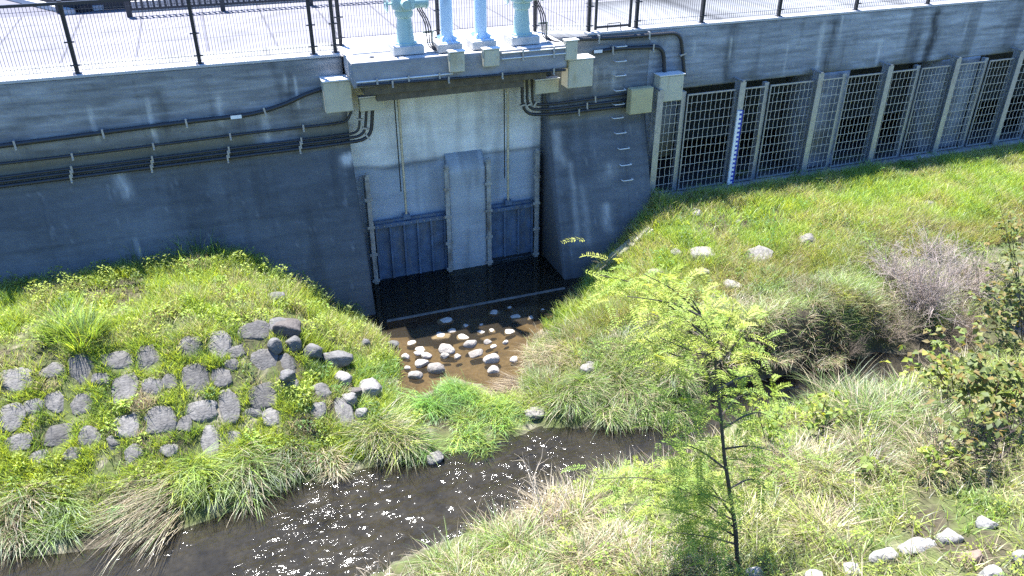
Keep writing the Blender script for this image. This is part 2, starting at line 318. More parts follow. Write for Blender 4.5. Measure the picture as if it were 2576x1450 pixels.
# ------------------------------------------------------------------ retaining walls
def spots(x, z, lst, col):
    """list of streaks (X, ztop, zbot, width, strength)"""
    for (sx, zt_, zb, w, s) in lst:
        wob = (vn(z*3+sx*7, sx*3, 1)-.5)*w*1.4
        a = np.exp(-((x-sx-wob)/w)**2)*sstep(zb-.12, zb+.15, z)*(1-sstep(zt_-.1, zt_+.05, z))*(.55+.9*vn(x*25, z*9, 2))
        a = np.clip(a*s*.62, 0, .8)[:, None]
        yield a
def wallcol(x, y, z, dark=(), light=(), base=(.215, .22, .225), low=(.105, .115, .125)):
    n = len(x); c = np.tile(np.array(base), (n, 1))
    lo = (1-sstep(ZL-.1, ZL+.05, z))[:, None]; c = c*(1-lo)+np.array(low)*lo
    line = fbm(x*1.5, z*22, 5, 3)[:, None]; big = fbm(x*.7, z*.9, 6)[:, None]; fine = fbm(x*9, z*30, 7, 3)[:, None]
    c = c*(1+(1.05*(line-.5)*(1-.75*lo)))*(1+.75*(big-.5))*(1+.35*(fine-.5))
    vs = fbm(x*3.2, z*.35, 8)[:, None]; c = c*(1-.35*sstep(.55, .75, vs)*(1-.4*lo))
    brn = (np.exp(-((z-3.42)/.34)**2)*sstep(.28, .55, fbm(x*1.1, z*2, 9)))[:, None]; c = c*(1-brn*.8)+np.array([.15, .135, .09])*brn*.8
    w = np.clip(fbm(x*26, z*5.0, 10, 3)-.75, 0, 1)[:, None]*1.4; c = c+(np.array([.5, .5, .5])-c)*np.clip(w, 0, .5)
    jt = np.exp(-((((x+.35)/1.8) % 1-.5)/.006)**2)+np.exp(-(((z+.12)/.9 % 1-.5)/.012)**2)*.8
    th = np.exp(-(((((x+.35)/.6) % 1-.5)*.6)**2+((((z+.3)/.9) % 1-.5)*.9)**2)/.018**2)
    c = c*(1-.22*jt*(.4+.8*fbm(x*2, z*2, 1))-.4*th)[:, None]
    low_dark = (1-sstep(.1, .9, z))[:, None]; c = c*(1-.35*low_dark)  # darker towards the foot of the wall
    for a in spots(x, z, dark, None): c = c*(1-.8*a)
    for a in spots(x, z, light, None): c = c+(np.array([.62, .61, .58])-c)*a
    return np.clip(c, .01, .8)
def extrude(name, prof, xs, colf, m, parent=None):
    prof = np.array(prof); k = len(prof); xs = np.array(xs); n = len(xs)
    V = np.zeros((n, k, 3)); V[:, :, 0] = xs[:, None]; V[:, :, 1:] = prof[None]
    I = np.arange(n*k).reshape(n, k); J = np.roll(I, -1, 1)
    F = np.stack([I[:-1], I[1:], J[1:], J[:-1]], -1).reshape(-1, 4)
    idx = list(F.ravel())+list(I[0][::1])+list(I[-1][::-1]); cnt = [4]*len(F)+[k, k]
    V = V.reshape(-1, 3); cols = colf(V[:, 0], V[:, 1], V[:, 2])
    me = np_mesh(name, V, idx, cnt, cols); return link(name, me, m, parent)
def lin(a, b, step):
    n = max(2, int(abs(b-a)/step)+1); return list(np.linspace(a, b, n))
WT = 4.8
prof = [(15.6, -.8), (15.6, WT)]+[(14.45, z) for z in lin(WT, ZL, .035)]+[(14.43, ZL-.03)]+[(ybat(z)-.02, z) for z in lin(ZL-.06, -.8, .05)]
def px(x, y): p = aty(x, y, YL); return p.x, p.z
darkL = [(aty(390, 200, YL).x, 4.55, 3.7, .09, .7), (1.2, 4.7, 3.9, .12, .35), (-.2, 4.7, 4.2, .15, .3), (-3.0, 4.6, 3.6, .2, .35)]
lightL = [(px(155, 0)[0], 4.35, 3.75, .035, .9), (px(312, 0)[0], 4.4, 3.55, .03, 1.1), (px(505, 0)[0], 4.35, 3.8, .05, .8), (px(620, 0)[0], 4.0, 3.4, .06, .7),
          (px(715, 0)[0], 4.55, 4.0, .02, 1.1), (px(190, 0)[0], 3.2, 2.75, .1, .8), (px(830, 0)[0], 3.05, 2.86, .11, 2.2), (px(190, 0)[0]+.05, 2.1, 1.7, .02, .8), (px(690, 0)[0], 4.6, 4.3, .03, .7)]
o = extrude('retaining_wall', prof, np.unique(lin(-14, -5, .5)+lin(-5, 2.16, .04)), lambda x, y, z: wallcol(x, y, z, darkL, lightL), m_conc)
tag(o, 'grey concrete retaining wall left of the sluice gates, carrying the long dark conduits', 'retaining wall')
XE = 8.28
prof2 = prof
darkM = [(6.9, 4.3, 3.6, .25, .4), (6.4, 3.1, 1.0, .12, .45)]
lightM = [(px(1400, 0)[0]+.06, 3.05, 2.3, .12, .5), (6.52, 2.4, .8, .06, .4), (7.5, 4.1, 3.7, .05, .5), (7.1, 4.2, 3.7, .05, .5), (6.75, 1.9, .7, .08, .3), (7.35, 2.3, 1.9, .16, .4), (7.25, 1.5, .9, .1, .6)]
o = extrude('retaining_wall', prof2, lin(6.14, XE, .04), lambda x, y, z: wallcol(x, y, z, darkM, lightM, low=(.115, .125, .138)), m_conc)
tag(o, 'sloping concrete wing wall with step rungs, right of the sluice gates', 'wing wall')
# headwall behind the gates
def headcol(x, y, z):
    c = np.tile(np.array([.76, .76, .72]), (len(x), 1)); n1 = fbm(x*1.2, z*1.5, 2)[:, None]; n2 = fbm(x*8, z*5, 3)[:, None]
    c = c*(1+.35*(n1-.5))*(1+.3*(n2-.5)); lowm = (1-sstep(2.42, 2.58, z+.12*(vn(x*2.2, z*0, 4)-.5)))[:, None]
    c = c*(1-lowm)+np.array([.43, .48, .53])*(1+.5*(n1-.5))*lowm
    d = np.exp(-((z-2.52-.1*(vn(x*1.7, x*0, 5)-.5))/.05)**2)[:, None]*.55; c = c*(1-d)
    vst = sstep(.5, .75, fbm(x*5, z*.4, 7))[:, None]; c = c*(1-.22*vst)
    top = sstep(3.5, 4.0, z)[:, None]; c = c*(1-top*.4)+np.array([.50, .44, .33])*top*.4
    return np.clip(c, .01, .8)
hw = thing('gate_headwall', 'pale stained concrete headwall in the recess behind the two sluice gates', 'headwall', (4.15, 14.85, 0))
ph = [(15.55, -.8), (15.55, 4.42)]+[(14.88, z) for z in lin(4.42, -.8, .05)]
extrude('wall', ph, lin(2.16, 6.14, .04), headcol, m_conc, hw)
pp = [(14.88, -.5), (14.88, 2.62), (14.87, 2.62), (14.64, 2.32)]+[(14.64, z) for z in lin(2.28, -.5, .06)]
extrude('centre_pier', pp, lin(4.06, 4.84, .04), lambda x, y, z: (np.array([.40, .43, .45])*.9)*(1-.25*sstep(.55, .75, fbm(x*5, z*.8, 6)))[:, None]*(1+.3*(fbm(x*3, z*3, 4)[:, None]-.5)), m_conc, hw)
# concrete floor slab and sill in front of the gates
o = MB().box(2.15, 6.14, 13.2, 14.87, -.6, -.06).build('apron_slab', m_dark_conc); tag(o, kind='structure')
V_ = []
o = MB().box(2.3, 6.0, 13.06, 13.14, -.3, .113).build('concrete_sill', mat('submerged_concrete', (.11, .105, .095), rough=.7, var=.5, scale=5, bump=.4), bevel=.02)
tag(o, 'low concrete sill just breaking the dark pool water before the gates', 'sill')

# right: wall over the screened intake
def zc4(zx, zy): return ((1600+zx/2.4557)*.9725, (100+zy/2.4557)*.9725)
lt = thing('intake_wall', 'streaked concrete wall above and between the screened side intake openings', 'intake wall', (14, 14.5, 0))
darkR = [(px(1850, 0)[0], 4.5, 3.55, .07, .9), (px(2110, 0)[0], 4.75, 3.55, .10, .9), (px(2360, 0)[0]+.1, 4.75, 3.5, .13, 1.25), (px(2330, 0)[0], 4.3, 3.5, .1, .8), (px(1725, 0)[0], 4.6, 3.6, .12, .5)]
lightR = [(px(1850, 0)[0]+.02, 4.55, 4.05, .03, .9), (px(2085, 0)[0], 4.7, 3.6, .06, .8), (px(2240, 0)[0], 4.2, 3.5, .04, .9), (px(2130, 0)[0], 4.8, 4.2, .02, .9), (px(2000, 0)[0], 4.3, 3.6, .03, .5), (px(1760, 0)[0], 4.6, 4.2, .03, .6), (px(2450, 0)[0], 4.7, 4.1, .03, .6)]
ZO = 3.56
pr = [(17.6, ZO), (17.6, WT)]+[(YL, z) for z in lin(WT, ZO, .035)]
wcR = lambda x, y, z: wallcol(x, y, z, darkR, lightR, base=(.30, .315, .34))*np.where(y > 14.5, .22, 1)[:, None]  # colour cut down behind the wall face, imitating shade inside the intake
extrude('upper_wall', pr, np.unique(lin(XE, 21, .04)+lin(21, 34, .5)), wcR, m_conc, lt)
pc = [(17.6, -.5), (17.6, 1.2)]+[(15.0, 1.2)]+[(14.42, 1.34), (14.02, 1.34)]+[(14.02, z) for z in lin(1.3, -.5, .08)]
extrude('curb', pc, np.unique(lin(XE+.01, 21, .06)+lin(21, 34, .5)), lambda x, y, z: wallcol(x, y, z+1, (), (), low=(.26, .26, .27))*np.where(y > 14.41, .25, 1)[:, None], m_conc, lt)  # curb colour behind the screens darkened as painted interior shade
MB().box(XE, 34, 17.4, 17.6, 1.2, ZO).build('back_wall', mat('shade_dark_concrete', (.055, .055, .045), rough=.8, var=.3, scale=4), lt)  # shade of the intake interior is put into this dark base colour
def pier(xa, xb, yf=14.45, za=1.25, zb=ZO+.0):
    prp = [(15.4, za), (15.4, zb-.004)]+[(yf, z) for z in lin(zb-.004, za, .06)]
    extrude('pier', prp, lin(xa, xb, .06), lambda x, y, z: wallcol(x, y, z+1.5, (), (), base=(.25, .265, .30), low=(.25, .265, .30)), m_conc, lt)
def sx(zx, zy, yv=14.25): return aty(*zc4(zx, zy), yv).x
PX = [sx(250, 300), sx(770, 262), sx(1262, 222), sx(1700, 187), sx(2125, 158), sx(2520, 133)]; PX += [PX[-1]+2, PX[-1]+4, PX[-1]+6]
MX = [sx(425, 270), sx(950, 250), sx(1440, 220), sx(1910, 170), sx(2335, 150)]; MX += [PX[5]+1, PX[6]+1, PX[7]+1]
pier(XE+.0, XE+.18); 
pier(PX[2]+.12, MX[2]+.32); pier(PX[4]-.12, MX[4]+.02)
pier(PX[6]+.1, MX[6]+.3); 
extrude('pier', [(15.4, 2.1), (15.4, ZO-.004), (14.45, ZO-.004), (14.45, 2.1)], lin(XE+.18, MX[0]-.03, .06), lambda x, y, z: wallcol(x, y, z+1, (), ())*.8, m_conc, lt)

ord_ = ['first', 'second', 'third', 'fourth', 'fifth', 'sixth', 'seventh', 'eighth', 'ninth', 'tenth', 'eleventh', 'twelfth', 'thirteenth', 'fourteenth', 'fifteenth', 'sixteenth', 'seventeenth', 'eighteenth']
ZP = 3.66
for i, X_ in enumerate(PX):
    t = thing('screen_post', f'galvanised steel H-section post of the intake screens, {ord_[i]} from the sluice gates', 'post', (X_, 14.2, 1.34), 'tall posts of the intake screens')
    m = MB(); w = .07; m.box(X_-w, X_+w, 14.10, 14.115, 1.345, ZP).box(X_-w, X_+w, 14.285, 14.30, 1.345, ZP).box(X_-.008, X_+.008, 14.115, 14.285, 1.345, ZP)
    m.build('beam', m_galv, t)
    MB().box(X_-.03, X_+.03, 14.09, 14.448, ZP+.002, ZP+.03).build('bracket', m_galv, t)
for i, X_ in enumerate(MX):
    o = MB().box(X_-.045, X_+.045, 14.27, 14.36, 1.345, ZO-.01).box(X_-.055, X_+.055, 14.25, 14.268, 1.345, ZO-.01).build('screen_mullion', m_galv)
    tag(o, f'slim steel mullion between the {ord_[i]} and {ord_[i+1]} tall screen posts', 'mullion', 'mullions between the screen posts')
edges = sorted([(x, .075) for x in PX]+[(x, .055) for x in MX])
desc = {0: 'over a mostly walled-up bay', 4: 'over a solid blue-grey bay', 8: 'over a wide solid grey bay'}
for i, (a, b) in enumerate(zip(edges, edges[1:])):
    x0 = a[0]+a[1]+.01; x1 = b[0]-b[1]-.01
    t = thing('mesh_screen', f'wire mesh panel {desc.get(i, "over a dark opening")}, {ord_[i]} from the wing wall', 'mesh screen', ((x0+x1)/2, 14.22, 1.345), 'wire mesh intake screens')
    z0, z1_ = 1.37, 3.5
    MB().box(x0, x1, 14.19, 14.22, z0, z0+.03).box(x0, x1, 14.19, 14.22, z1_-.03, z1_).box(x0, x0+.02, 14.191, 14.219, z0+.03, z1_-.03).box(x1-.02, x1, 14.191, 14.219, z0+.03, z1_-.03).build('frame', m_galv, t)
    m = MB(); k = max(3, round((x1-x0)/.115)); kk = 11; rw = .005
    for j in range(1, k):
        xx = x0+(x1-x0)*j/k; pts = []
        for q in range(0, 2*kk+1): pts.append((xx+random.uniform(-.004, .004), 14.205+(.006 if q % 2 else -.006), z0+.02+(z1_-z0-.04)*q/(2*kk)))
        m.tube(pts, rw, 4, False)
    for q in range(1, kk):
        zz = z0+(z1_-z0)*q/kk; m.tube([(x0+(x1-x0)*j/(2*k), 14.205+(.006 if j % 2 else -.006), zz+random.uniform(-.005, .005)) for j in range(0, 2*k+1)], rw, 4, False)
    m.build('wire_mesh', m_wire, t)
# short screen between wing wall and first post
# staff gauge on the second post
g0 = aty(1842, 464, 14.06); g1 = aty(1859, 280, 14.06); gxm = (g0.x+g1.x)/2
t = thing('staff_gauge', 'white and blue toothed water level staff standing against the second screen post', 'staff gauge', (gxm, 14.06, g0.z))
MB().box(gxm-.02, gxm+.08, 14.075, 14.095, g0.z, g1.z).build('board', m_bluep, t)
m = MB(); m.box(gxm-.075, gxm-.022, 14.06, 14.09, g0.z, g1.z); z = g0.z+.02
while z < g1.z-.05: m.box(gxm-.021, gxm+.035, 14.06, 14.0735, z, z+.05); z += .1
m.build('scale_marks', m_white, t)

# ------------------------------------------------------------------ walkway, copings, back fence
sheet('walkway', -70, 90, 14.44, 20.3, WT-.004, m_pave)
o = sheet('road', -70, 90, 20.3, 140, WT-.012, m_pave2)
o = MB().box(-14, 2.14, 14.43, 14.62, WT, WT+.05).build('coping', m_cope, bevel=.01); tag(o, 'pale concrete coping along the top of the wall left of the gates', 'coping')
o = MB().box(6.9, 34, 14.43, 14.62, WT, WT+.05).build('coping', m_cope, bevel=.01); tag(o, 'pale concrete coping along the wall top right of the gates', 'coping')
fence_no = 0
def fence(p0, p1, posts, label, zb=WT+.05, h=1.08, wires=.05, double=(), rail=True):
    p0 = Vector((*p0, 0)); p1 = Vector((*p1, 0)); L = (p1-p0).length; d = (p1-p0)/L; nrm = Vector((-d.y, d.x, 0))
    t = thing('mesh_fence', label, 'fence', (p0.x, p0.y, zb))
    for s in posts:
        b = p0+d*s; MB().box(b.x-.03, b.x+.03, b.y-.03, b.y+.03, zb, zb+h+.04).box(b.x-.07, b.x+.07, b.y-.05, b.y+.05, zb-.0005, zb+.012).bar((b.x-.075, b.y-.045, zb+.14), (b.x+.075, b.y-.045, zb+.14), .03, .02).bar((b.x-.075, b.y-.045, zb+.5), (b.x+.075, b.y-.045, zb+.5), .03, .02).build('post', m_navy, t)
    U = lambda s, z: p0+d*s-nrm*.0+Vector((0, -.045, z))
    MB().bar(U(0, zb+h), U(L, zb+h), .04, .045).build('top_rail', m_navy, t)
    m = MB(); n = int(L/wires)
    for i in range(n+1): m.bar(U(i*L/n, zb+.06), U(i*L/n, zb+h-.02), .0065, .0065)
    for z in (.06, .14, h-.1): m.bar(U(0, zb+z), U(L, zb+z), .006, .006)
    m.build('wire_panel', m_navy, t); return t
fx = [aty(200, 203, 14.52).x, aty(505, 170, 14.52).x, aty(790, 140, 14.52).x]
fence((-9.5, 14.54), (2.12, 14.54), [fx[0]+9.5-2*k for k in (3, 2, 1)]+[x+9.5 for x in fx]+[11.58], 'dark wire mesh fence along the wall top left of the gate hoists')
fence((2.24, 15.05), (5.86, 15.05), [0.02, 1.85, 3.6], 'dark wire mesh fence crossing behind the mint gate hoists')
fence((5.98, 14.95), (7.0, 14.56), [.02, 1.06], 'short dark mesh fence bay between the hoists and the fence gate', zb=WT+.02)
fr = [aty(1595, 72, 14.54).x, aty(1760, 55, 14.54).x, aty(1956, 30, 14.54).x]
frl = [fr[0], fr[1], fr[2]]+[fr[2]+2*k for k in range(1, 8)]
fence((fr[0], 14.54), (27, 14.54), [x-fr[0]+.04 for x in frl if x < 27], 'dark wire mesh fence running off along the wall top to the right')
t = thing('fence_gate', 'narrow dark mesh fence gate with a low pull handle right of the hoists', 'gate', (7.5, 14.54, WT+.05))
xa, xb = 7.08, fr[0]-.08
MB().box(xa, xa+.045, 14.52, 14.56, WT+.07, 5.95).box(xb-.045, xb, 14.52, 14.56, WT+.07, 5.95).box(xa+.045, xb-.045, 14.521, 14.559, WT+.1, WT+.14).box(xa+.045, xb-.045, 14.521, 14.559, 5.9, 5.945).box(xa+.045, xb-.045, 14.521, 14.559, 5.42, 5.45).build('frame', m_navy, t)
m = MB()
for i in range(1, 15): xx = xa+.05+(xb-xa-.1)*i/15; m.box(xx-.0021, xx+.0021, 14.538, 14.542, WT+.14, 5.9)
m.build('wire_panel', m_navy, t)
m = MB(); hx = aty(1545, 75, 14.46).x; m.tube(fillet([(hx-.14, 14.47, WT+.05), (hx-.14, 14.47, WT+.19), (hx+.14, 14.47, WT+.19), (hx+.14, 14.47, WT+.05)], .02, 3), .009, 6)
o = m.build('grab_bar', m_navy); tag(o, 'small dark hoop grab bar on the coping below the fence gate', 'grab bar')

def picket(x0, x1, yv, label, h=1.1, white=False):
    t = thing('picket_fence', label, 'fence', (x0, yv, WT))
    for i in range(int((x1-x0)/1.9)+1):
        X_ = x0+i*1.9; MB().box(X_-.05, X_+.05, yv-.05, yv+.05, WT, WT+h+.05).build('post', m_navy, t)
    MB().box(x0, x1, yv-.03, yv+.03, WT+h-.05, WT+h).build('top_rail', m_navy, t)
    MB().box(x0, x1, yv-.025, yv+.025, WT+.12, WT+.17).build('bottom_rail', m_navy, t)
    m = MB(); n = int((x1-x0)/.115)
    for i in range(n): xx = x0+.06+i*.115; m.box(xx-.022, xx+.022, yv-.012, yv+.012, WT+.17, WT+h-.05)
    m.build('pickets', m_navy, t)
picket(-1.45, 22, 19.5, 'long dark picket fence along the back of the walkway casting barred shadows')
o = MB().box(-1.45, 22, 20.0, 20.14, WT-.01, WT+.22).build('kerb', m_cope, bevel=.01); tag(o, 'pale raised kerb behind the dark picket fence', 'kerb')
t = thing('panel_fence', 'solid dark fence panel at the left end of the picket fence', 'panel', (-2.0, 20.4, WT))
MB().box(-2.9, -1.5, 20.55, 20.62, WT, WT+1.5).build('panel', m_navy, t); MB().box(-2.95, -2.88, 20.5, 20.66, WT, WT+1.6).build('post', m_navy, t); MB().box(-1.52, -1.45, 20.5, 20.66, WT, WT+1.6).build('post', m_navy, t)
o = MB().bar((-2.62, 20.2, WT+.05), (-4.6, 23.4, WT+.05), .16, .1).build('kerb', m_cope); tag(o, 'pale kerb slanting away at the top left corner', 'kerb')
o = MB().bar((-2.35, 20.45, WT+.06), (-4.1, 23.4, WT+.06), .28, .12).build('drain_channel', m_navy); tag(o, 'dark drain strip beside the slanting kerb at top left', 'drain')
o = MB().bar((-2.1, 20.5, WT+.05), (-3.8, 23.4, WT+.05), .2, .1).build('kerb', m_cope); tag(o, 'short pale kerb behind the dark drain strip at top left', 'kerb')

# ------------------------------------------------------------------ hoist platform
pl = thing('hoist_platform', 'concrete platform over the sluice recess carrying hoists, posts and cream boxes', 'platform', (4.15, 14, 4.4))
XA, XB, YF = 2.2, 6.13, 13.68
def platcol(x, y, z):
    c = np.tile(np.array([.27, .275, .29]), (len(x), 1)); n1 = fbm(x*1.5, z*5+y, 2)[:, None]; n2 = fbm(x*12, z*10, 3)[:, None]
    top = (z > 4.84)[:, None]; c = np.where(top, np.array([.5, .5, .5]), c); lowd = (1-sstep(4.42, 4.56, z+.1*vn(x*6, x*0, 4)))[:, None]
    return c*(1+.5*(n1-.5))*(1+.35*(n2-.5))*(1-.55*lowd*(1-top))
prp = [(15.6, 4.42), (15.6, 4.845)]+[(y, 4.85) for y in lin(15.58, YF+.012, .1)]+[(YF, z) for z in lin(4.838, 4.42, .035)]
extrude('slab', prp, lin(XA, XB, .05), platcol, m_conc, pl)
MB().box(XA+.2, XB-.35, YF+.12, 14.88, 4.25, 4.418).build('soffit_beam', m_brown, pl)
MB().box(2.62, 5.36, YF+.2, YF+.36, 4.10, 4.248).build('lower_beam', m_brown, pl)
MB().box(XA+.06, XB-.06, YF+.25, 14.42, 4.852, 4.862).box(XA+.12, XA+.8, YF+.5, 14.5, 4.863, 4.89).build('cover_plate', m_cope, pl)
o = MB().lathe((2.6, 13.95, 4.862), [(.045, 0), (.045, .006), (.02, .008)], 14).build('drain_cap', m_navy, pl)

def hoist(c, label, parts=True):
    c = Vector(c); t = thing('gate_hoist', label, 'gate hoist', c, 'mint green gate hoists')
    MB().box(c.x-.27, c.x+.27, c.y-.24, c.y+.24, c.z, c.z+.14).build('plinth', m_conc2, t, bevel=.012)
    m = MB().lathe(c+Vector((0, 0, .141)), [(.2, 0), (.2, .03), (.165, .035), (.16, .06), (.125, .40), (.122, .44), (.15, .46), (.16, .52), (.15, .56)], 24)
    m.build('column', m_mint, t, smooth=True)
    for a in range(6):
        pass
    z = c.z+.70
    m = MB().lathe((c.x, c.y, z), [(.15, 0), (.2, .03), (.21, .12), (.2, .22), (.13, .27), (.11, .34), (.05, .36)], 22); m.build('gear_case', m_mint, t, smooth=True)
    MB().tube([(c.x+.05, c.y-.02, z+.12), (c.x+.42, c.y-.02, z+.12)], .10, 16).tube([(c.x+.38, c.y-.02, z+.12), (c.x+.40, c.y-.02, z+.12)], .12, 16).build('motor', m_mint, t, smooth=True)
    MB().tube([(c.x-.02, c.y-.15, z+.14), (c.x-.02, c.y-.34, z+.14)], .075, 14).build('switch_housing', m_mint, t, smooth=True)
    m = MB(); hc = Vector((c.x-.3, c.y-.02, z+.12)); m.tube([hc+Vector((0, .13*cos(2*pi*k/20), .13*sin(2*pi*k/20))) for k in range(21)], .012, 6, False); m.tube([(c.x-.15, c.y-.02, z+.12), hc], .02, 8)
    for k in range(3): a = 2*pi*k/3; m.tube([hc, hc+Vector((0, .13*cos(a), .13*sin(a)))], .009, 5)
    m.build('hand_wheel', m_mint, t, smooth=True)
    m = MB(); m.tube([(c.x, c.y, z+.36), (c.x, c.y, z+1.3)], .055, 12); m.build('stem_cover', m_mint, t, smooth=True)
    return t
H1 = (3.24, 14.10, 4.864); H2 = (5.40, 14.10, 4.864)
hoist(H1, 'mint green gate hoist with a tapered column, above the left sluice gate')
hoist(H2, 'mint green gate hoist with a tapered column, above the right sluice gate')
for px_, py_, lab in ((1125, 112, 'thick pale blue post on a concrete plinth beside the left mint hoist'), (1210, 106, 'thick pale blue post on a concrete plinth beside the right mint hoist')):
    p = atz(px_, py_, 4.98)
    p.y = 14.0; p.x = aty(px_, py_, 14.0).x
    t = thing('steel_post', lab, 'post', (p.x, p.y, 4.864), 'pale blue posts on the platform')
    MB().box(p.x-.22, p.x+.22, p.y-.22, p.y+.22, 4.864, 5.01).build('plinth', m_conc2, t, bevel=.02)
    MB().box(p.x-.19, p.x+.19, p.y-.19, p.y+.19, 5.011, 5.03).build('base_plate', m_blue, t)
    MB().lathe((p.x, p.y, 5.031), [(.125, 0), (.112, .06), (.109, .2), (.109, 2.6), (.1, 2.64), (.04, 2.66)], 24).build('shaft', m_blue, t, smooth=True)
    m = MB()
    bo = MB()
    for k in range(8): a = k*pi/4; bo.lathe((p.x+.165*cos(a), p.y+.165*sin(a), 5.031), [(.014, 0), (.014, .018), (.006, .03)], 6)
    bo.build('anchor_bolts', m_steel, t)
    MB().lathe((p.x, p.y, 5.52), [(.111, 0), (.15, .001), (.15, .03), (.111, .031)], 24).lathe((p.x, p.y, 5.553), [(.111, 0), (.15, .001), (.15, .03), (.111, .031)], 24).build('flange', m_blue, t, smooth=True) if False else None
    for k in range(4): a = pi/4+k*pi/2; m.bar((p.x+.1*cos(a), p.y+.1*sin(a), 5.09), (p.x+.19*cos(a), p.y+.19*sin(a), 5.05), .012, .08)
    m.build('gusset', m_blue, t)

# junction boxes
def jbox(q, yb, depth, label, m=m_cream, lid=True, roof=None):
    yf = yb-depth; a = aty(q[0], q[1], yf); b = aty(q[2], q[3], yf); x0, x1 = a.x, b.x; z1b, z0 = a.z, b.z
    t = thing('junction_box', label, 'junction box', ((x0+x1)/2, yb, z0))
    MB().box(x0, x1, yf, yb, z0, z1b).build('case', m, t, bevel=.006)
    MB().box(x0+.012, x1-.012, yf-.012, yf-.001, z0+.012, z1b-.02).build('door', m, t, bevel=.003)
    if lid: MB().box(x0-.015, x1+.015, yf-.03, yb, z1b+.001, z1b+.018).build('rain_hood', m_lid, t, bevel=.003)
    MB().box(x1-.045, x1-.03, yf-.022, yf-.013, (z0+z1b)/2-.03, (z0+z1b)/2+.03).build('latch', m_steel, t)
    return t, x0, x1, yf, z0, z1b
B1 = jbox((812, 208, 890, 279), 14.44, .34, 'large cream junction box on the wall at the left end of the platform')
B2 = jbox((903, 247, 970, 275), 14.38, .12, 'flat cream junction box under the platform by the left gate stem')
B3 = jbox((1131, 133, 1170, 180), YF-.01, .13, 'cream junction box on the platform front below the left pale blue post')
B4 = jbox((1217, 126, 1257, 166), YF-.01, .13, 'cream junction box on the platform front below the right pale blue post')
B5 = jbox((1424, 104, 1452, 150), YF+.1, .13, 'narrow cream junction box standing on the right corner of the platform')
B6 = jbox((1430, 152, 1490, 217), 14.15, .3, 'large cream junction box at the right end of the platform')
B7 = jbox((1346, 203, 1405, 232), 14.38, .12, 'small flat cream junction box under the right end of the platform')
B8 = jbox((1588, 226, 1639, 283), 14.3, .16, 'yellowed cream junction box beside the first screen post', m_yell, False)
B9 = jbox((1661, 193, 1715, 252), 14.40, .24, 'cream junction box above the first mesh screen')

# conduits
def clamps(t, pts, r, every, first=.4):
    acc = -first
    for a, b in zip(pts, pts[1:]):
        L = (b-a).length; d = (b-a).normalized() if L else a
        while acc+every <= L+1e-6 and acc+every >= 0:
            acc += every; c = a+d*acc; v = d.cross(Vector((0, 1, 0))).normalized()
            m = MB(); m.bar(c-v*(r+.028)+Vector((0, .0, 0)), c+v*(r+.028), .03, 2*r+.012, upv=(0, 1, 0)); m.bar(c-v*(r+.02)-Vector((0, r+.014, 0)), c-v*(r+.045)-Vector((0, r+.014, 0)), .03, .02, upv=(0, 1, 0))
            m.build('clamp', m_galv, t)
        acc -= L
def conduit(pix, yv, r, label, fil=.12, every=1.15, first=.35, world=None, m=m_pipe, name='conduit_pipe', tagat=None, cat='conduit'):
    pts = world if world else [aty(x, y, yv) for x, y in pix]
    pts = fillet(pts, fil); t = thing(name, label, cat, pts[0])
    MB().tube(pts, r, 10).build('pipe', m, t, smooth=True)
    if every: clamps(t, pts, r, every, first)
    if tagat:
        p = aty(*tagat, yv-r-.008); MB().box(p.x-.09, p.x+.09, p.y, p.y+.006, p.z-.03, p.z+.03).build('name_plate', m_white, t)
    return t
YP = 14.38
conduit([(-160, 388), (0, 368), (430, 312), (640, 288), (720, 262), (770, 237), (818, 222)], YP, .038, 'thick dark conduit sweeping up to the large cream box left of the gates', .5, 1.3, .2, tagat=(594, 295))
conduit([(-160, 434), (0, 413), (250, 384), (640, 334), (825, 314), (874, 306), (884, 279)], YP, .024, 'slim dark conduit running above the triple bundle on the left wall', .1, 1.25, .55)
conduit([(-160, 466), (0, 447), (640, 367), (825, 344), (903, 334), (906, 273)], YP, .022, 'topmost dark conduit of the triple bundle on the left wall', .14, 1.25, .55)
conduit([(-160, 478), (0, 458), (640, 377), (825, 354), (918, 342), (922, 274)], YP, .026, 'middle dark conduit of the triple bundle on the left wall', .2, 1.25, .55)
conduit([(-160, 490), (0, 470), (640, 389), (825, 366), (934, 350), (937, 274)], YP, .033, 'lowest dark conduit of the triple bundle on the left wall', .26, 1.25, .55)
conduit([(1338, 200), (1340, 264), (1395, 262), (1586, 236)], YP, .026, 'upper dark conduit bending below the platform towards the yellowed box', .12, 1.3, .8)
conduit([(1325, 200), (1327, 276), (1395, 275), (1586, 251)], YP, .028, 'middle dark conduit bending below the platform towards the yellowed box', .2, 1.3, .8)
conduit([(1313, 200), (1315, 289), (1395, 288), (1586, 266)], YP, .032, 'lowest dark conduit bending below the platform towards the yellowed box', .28, 1.3, .8)
conduit([(1493, 132), (1560, 122), (1668, 118), (1672, 187)], YP, .040, 'dark conduit arching over the wing wall into the cream box above the screen', .2, .9, .5, tagat=(1505, 130))
conduit([(1440, 100), (1560, 95), (1712, 82), (1722, 190)], YP, .036, 'dark conduit close under the coping that drops beside the first screen', .22, 1.1, .55)
conduit(None, 0, .022, 'dark conduit along the lower edge of the platform front', .1, 1.0, .4, world=[Vector((2.26, YF-.03, 4.47)), Vector((6.1, YF-.03, 4.40))], tagat=None)
conduit(None, 0, .014, 'pale steel conduit along the left part of the platform front', .05, .55, .2, world=[Vector((2.25, YF-.02, 4.525)), Vector((3.95, YF-.02, 4.525))], m=m_lid)
conduit(None, 0, .012, 'upper pale steel conduit along the right part of the platform front', .05, .6, .2, world=[Vector((4.86, YF-.02, 4.80)), Vector((6.1, YF-.02, 4.80))], m=m_lid)
